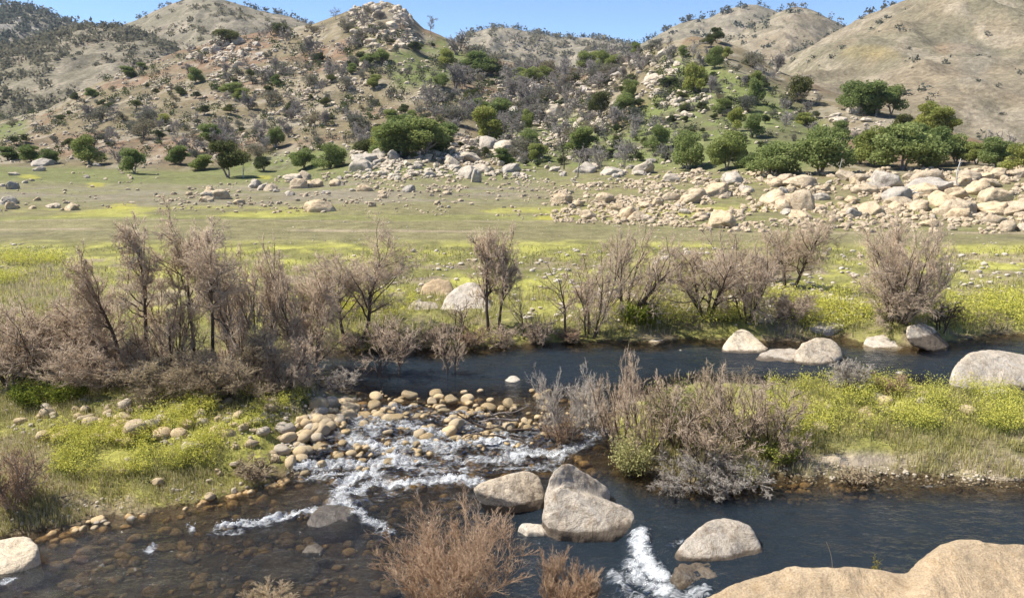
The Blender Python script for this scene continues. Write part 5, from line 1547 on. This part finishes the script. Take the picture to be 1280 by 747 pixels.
r_g = np.random.default_rng(9)
LB = [(-120, 478), (0, 480), (200, 484), (385, 492), (400, 500), (350, 545), (325, 585), (230, 620), (130, 640), (0, 664), (-120, 690)]
IB = [(955, 494), (1100, 492), (1180, 502), (1280, 510), (1420, 512), (1420, 585), (1280, 572), (1000, 572), (940, 560), (900, 540)]
P = roots([(LB, 1)], 46000, 1, .04, .9); n = len(P)
grass_patch("bank_grass", P, r_g.uniform(.05, .20, n), r_g.uniform(.008, .016, n), 1, [3, 4, 2, 3, 2.5])
P = roots([(IB, 1)], 56000, 2, .02, .8); n = len(P)
grass_patch("island_grass", P, r_g.uniform(.05, .23, n), r_g.uniform(.008, .016, n), 2, [3, 6, 1.5, 3, 2])
# dry strips: sandy edge of island, rim of left bank
P = roots([([(930, 560), (1000, 572), (1300, 575), (1300, 606), (1060, 603), (940, 605), (840, 596), (790, 575), (800, 520), (900, 520)], 1)], 24000, 3, -.1); n = len(P)
grass_patch("dry_grass", P, r_g.uniform(.06, .3, n), r_g.uniform(.008, .015, n), 3, [2, 2, 1, 3, 3.5])
P = roots([([(-100, 600), (30, 590), (200, 590), (330, 575), (335, 600), (230, 622), (100, 648), (-100, 690)], 1), ([(0, 505), (130, 505), (120, 560), (0, 590)], .5)], 22000, 4, -.1); n = len(P)
grass_patch("dry_grass", P, r_g.uniform(.04, .17, n), r_g.uniform(.008, .015, n), 4, [1.2, 1, 2, 3, 3])
# far bank, thinning with distance
P = roots([([(-80, 372), (1360, 372), (1360, 418), (1180, 424), (1060, 420), (850, 422), (600, 430), (400, 436), (-80, 438)], 1)], 46000, 5, .06, .6); n = len(P)
grass_patch("far_bank_grass", P, r_g.uniform(.08, .34, n), r_g.uniform(.018, .034, n), 5, [3, 5, 2, 3, 2.5])
P = roots([([(-80, 318), (1360, 318), (1360, 374), (-80, 374)], 1)], 36000, 6, .08, .25); n = len(P)
grass_patch("meadow_grass", P, r_g.uniform(.05, .2, n), r_g.uniform(.03, .06, n), 6, [3, 4, 3, 2, 1.5])
P = roots([([(-60, 335), (110, 335), (120, 400), (60, 430), (-60, 430)], 1)], 9000, 7, -.05, .6); n = len(P)
grass_patch("dry_grass", P, r_g.uniform(.12, .42, n), r_g.uniform(.02, .035, n), 7, [.6, .8, .6, 3, 5])

# mustard: thin green stems topped with yellow-green flowers
def mustard(name, P, h, seed, size, cols=((0.66, 0.62, 0.12), (0.46, 0.46, 0.12))):
    r = np.random.default_rng(seed); n = len(P); nf = 7
    st_dir = r.normal(size=(n, 3)) * .18; st_dir[:, 2] = 1
    tip = P + st_dir * h[:, None]
    off3 = r.normal(size=(n, nf, 3)) * np.array([.16, .16, .22]) * h[:, None, None]
    LC = (tip[:, None, :] + off3).reshape(-1, 3)
    V, F = leaf_quads(LC, np.full(len(LC), size), r)
    t = r.random(len(LC))[:, None]; col = np.array(cols[0]) * (1 - t) + np.array(cols[1]) * t
    # stems
    w = .006 + 0 * h; a = r.uniform(0, 6.28, n); sd = np.stack([np.cos(a), np.sin(a), 0 * a], 1) * w[:, None]
    SV = np.stack([P - sd, P + sd, tip], 1).reshape(-1, 3); SF = np.arange(3 * n).reshape(-1, 3) + len(V)
    VV = np.concatenate([V, SV]); cc = np.concatenate([col.repeat(4, 0), np.tile([0.15, 0.19, 0.05], (3 * n, 1))])
    tag(link(name, make_mesh(name, VV, [F, SF], M_BLADE, smooth=False, attrs={"Col": cc})), kind="stuff")


P = roots([([(20, 560), (130, 545), (330, 520), (380, 505), (340, 540), (290, 580), (120, 600), (30, 600)], 1), ([(200, 500), (390, 500), (400, 520), (200, 540)], .35)], 8000, 11, .03, 1.1); n = len(P)
mustard("mustard_flowers", P, r_g.uniform(.12, .36, n), 11, .02)
P = roots([([(960, 500), (1090, 494), (1180, 504), (1300, 512), (1300, 560), (1000, 565), (950, 545)], 1)], 9500, 12, .02, .9); n = len(P)
mustard("mustard_flowers", P, r_g.uniform(.2, .5, n), 12, .02)
P = roots([([(760, 395), (1100, 380), (1300, 385), (1300, 410), (1000, 416), (760, 412)], 1), ([(0, 330), (110, 340), (100, 372), (0, 372)], .4), ([(420, 385), (520, 385), (520, 412), (420, 415)], .3)], 7000, 13, .02, .4); n = len(P)
mustard("mustard_flowers", P, r_g.uniform(.2, .55, n), 13, .035)


def green_bush(label, base, top, wpx, seed, cols, cat="bush", leaves=2400, size=.03, name="mustard_bush", D=None):
    p = hit(*base); m = metre_per_px(p[1], p[2]); H = at_depth(base[0], top, p[1])[2] - p[2]; W = wpx * m; r = np.random.default_rng(seed)
    o = empty(name, p); tag(o, label, cat)
    ns = 40
    st = np.zeros((ns, 4, 3)); a = r.uniform(0, 6.28, ns); rr = np.sqrt(r.random(ns)) * .5
    for k in range(4):
        st[:, k] = np.stack([np.cos(a) * rr * W * (.5 + .5 * k / 3), np.sin(a) * rr * (D or W) * (.5 + .5 * k / 3), (k / 3) * H * r.uniform(.5, .95, ns)], 1)
    v, f = tubes(st, np.tile(np.linspace(.008, .003, 4), (ns, 1)), 4)
    link("stems", make_mesh("stems", v, [f], twig_mat_green), o)
    k = r.integers(ns, size=leaves); t = r.random(leaves) ** .6
    i = np.minimum((t * 3).astype(int), 2); w = (t * 3 - i)[:, None]
    C = st[k, i] * (1 - w) + st[k, i + 1] * w + r.normal(size=(leaves, 3)) * H * .10
    C[:, 2] = np.maximum(C[:, 2], .02)
    V, F = leaf_quads(C, np.full(leaves, size), r)
    q = (r.random(leaves) ** 1.5)[:, None]; col = np.array(cols[0]) * (1 - q) + np.array(cols[1]) * q
    link("foliage", make_mesh("foliage", V, [F], M_BLADE, smooth=False, attrs={"Col": col.repeat(4, 0)}), o)


twig_mat_green = twig_mat("green_stems", (0.14, 0.17, 0.06), (0.2, 0.22, 0.08))
green_bush("dark green mustard bush with yellow tips at the left end of the thicket", (62, 502), 472, 96, 61, [(0.05, 0.085, 0.02), (0.30, 0.32, 0.05)], leaves=5200)
green_bush("yellow-green bushy tuft overhanging the water at the island tip", (790, 590), 546, 56, 62, [(0.30, 0.29, 0.12), (0.52, 0.48, 0.22)], leaves=3000)
green_bush("small yellow-green tuft at the right end of the grey dead heap", (938, 606), 582, 34, 63, [(0.24, 0.24, 0.08), (0.42, 0.40, 0.15)], leaves=1500)
green_bush("bright green leafy patch under the last brown shrub of the island brush", (972, 576), 552, 52, 64, [(0.13, 0.16, 0.04), (0.38, 0.37, 0.09)], leaves=2400)
green_bush("green tuft growing through the middle of the island brush", (842, 545), 478, 56, 65, [(0.20, 0.23, 0.07), (0.36, 0.36, 0.12)], leaves=3200)
green_bush("lush green patch at the root of the leaning bare willow", (800, 402), 376, 60, 66, [(0.12, 0.16, 0.03), (0.3, 0.31, 0.06)], leaves=2600, size=.06)
def tiny_plant(label, base_px, Y, top, seed, cols):
    """a plant rooted in a crack behind the foreground boulder"""
    a = at_depth(base_px[0], base_px[1], Y); z1 = at_depth(base_px[0], top, Y)[2]; r = np.random.default_rng(seed)
    o = empty("crevice_weed", (a[0], a[1], a[2] - .25)); tag(o, label, "weed")
    H = z1 - a[2] + .25; ns = 9
    st = np.zeros((ns, 4, 3)); an = r.uniform(0, 6.28, ns)
    for k in range(4): st[:, k] = np.stack([np.cos(an) * .02 * k * r.uniform(.3, 1.2, ns), np.sin(an) * .02 * k, k / 3 * H * r.uniform(.7, 1, ns)], 1)
    v, f = tubes(st, np.tile(np.linspace(.004, .0015, 4), (ns, 1)), 4); link("stems", make_mesh("stems", v, [f], twig_mat_green), o)
    n = 160; k = r.integers(ns, size=n); C = st[k, 3] * r.uniform(.55, 1, n)[:, None] + r.normal(size=(n, 3)) * .012
    V, F = leaf_quads(C, np.full(n, .011), r); t = r.random(n)[:, None]; col = np.array(cols[0]) * (1 - t) + np.array(cols[1]) * t
    link("foliage", make_mesh("foliage", V, [F], M_BLADE, smooth=False, attrs={"Col": col.repeat(4, 0)}), o)
tiny_plant("tiny yellow-brown weed peeping over the big tan foreground boulder", (1095, 722), 9.6, 694, 67, [(0.22, 0.17, 0.04), (0.42, 0.33, 0.05)])
a = at_depth(1040, 716, 9.4); b_ = at_depth(1033, 677, 9.4)
st = np.linspace(0, 1, 8)[:, None]; q = (b_ - a) * st + np.array([1, 0, 0]) * (.03 * np.sin(st * math.pi)) ; q[0, 2] -= .2
v, f = tubes(q[None], np.full((1, 8), .0025), 4)
o = link("grass_stalk", make_mesh("grass_stalk", v, [f], M_TWIGY)); o.location = a
tag(o, "single thin pale grass stalk rising behind the big tan foreground boulder", "grass stalk")
print("grass", time.time() - T0)
# ------------------------------------------------------------------ thin air haze
m, nt, out = new_mat("haze_air")
pv = nt.nodes.new("ShaderNodeVolumePrincipled")
pv.inputs["Color"].default_value = (0.72, 0.84, 1.0, 1)
pv.inputs["Density"].default_value = 0.00006
pv.inputs["Density Attribute"].default_value = ""
pv.inputs["Anisotropy"].default_value = 0.0
nt.links.new(pv.outputs[0], out.inputs["Volume"])
m.cycles.homogeneous_volume = True
k = 3600.0
V = np.array([[x, y, z] for x in (-k, k) for y in (-k, k) for z in (-8.0, 330.0)])
F = np.array([[0, 1, 3, 2], [4, 6, 7, 5], [0, 4, 5, 1], [2, 3, 7, 6], [0, 2, 6, 4], [1, 5, 7, 3]])
tag(link("haze", make_mesh("haze", V, [F], m, smooth=False)), kind="stuff")
print("done", time.time() - T0)
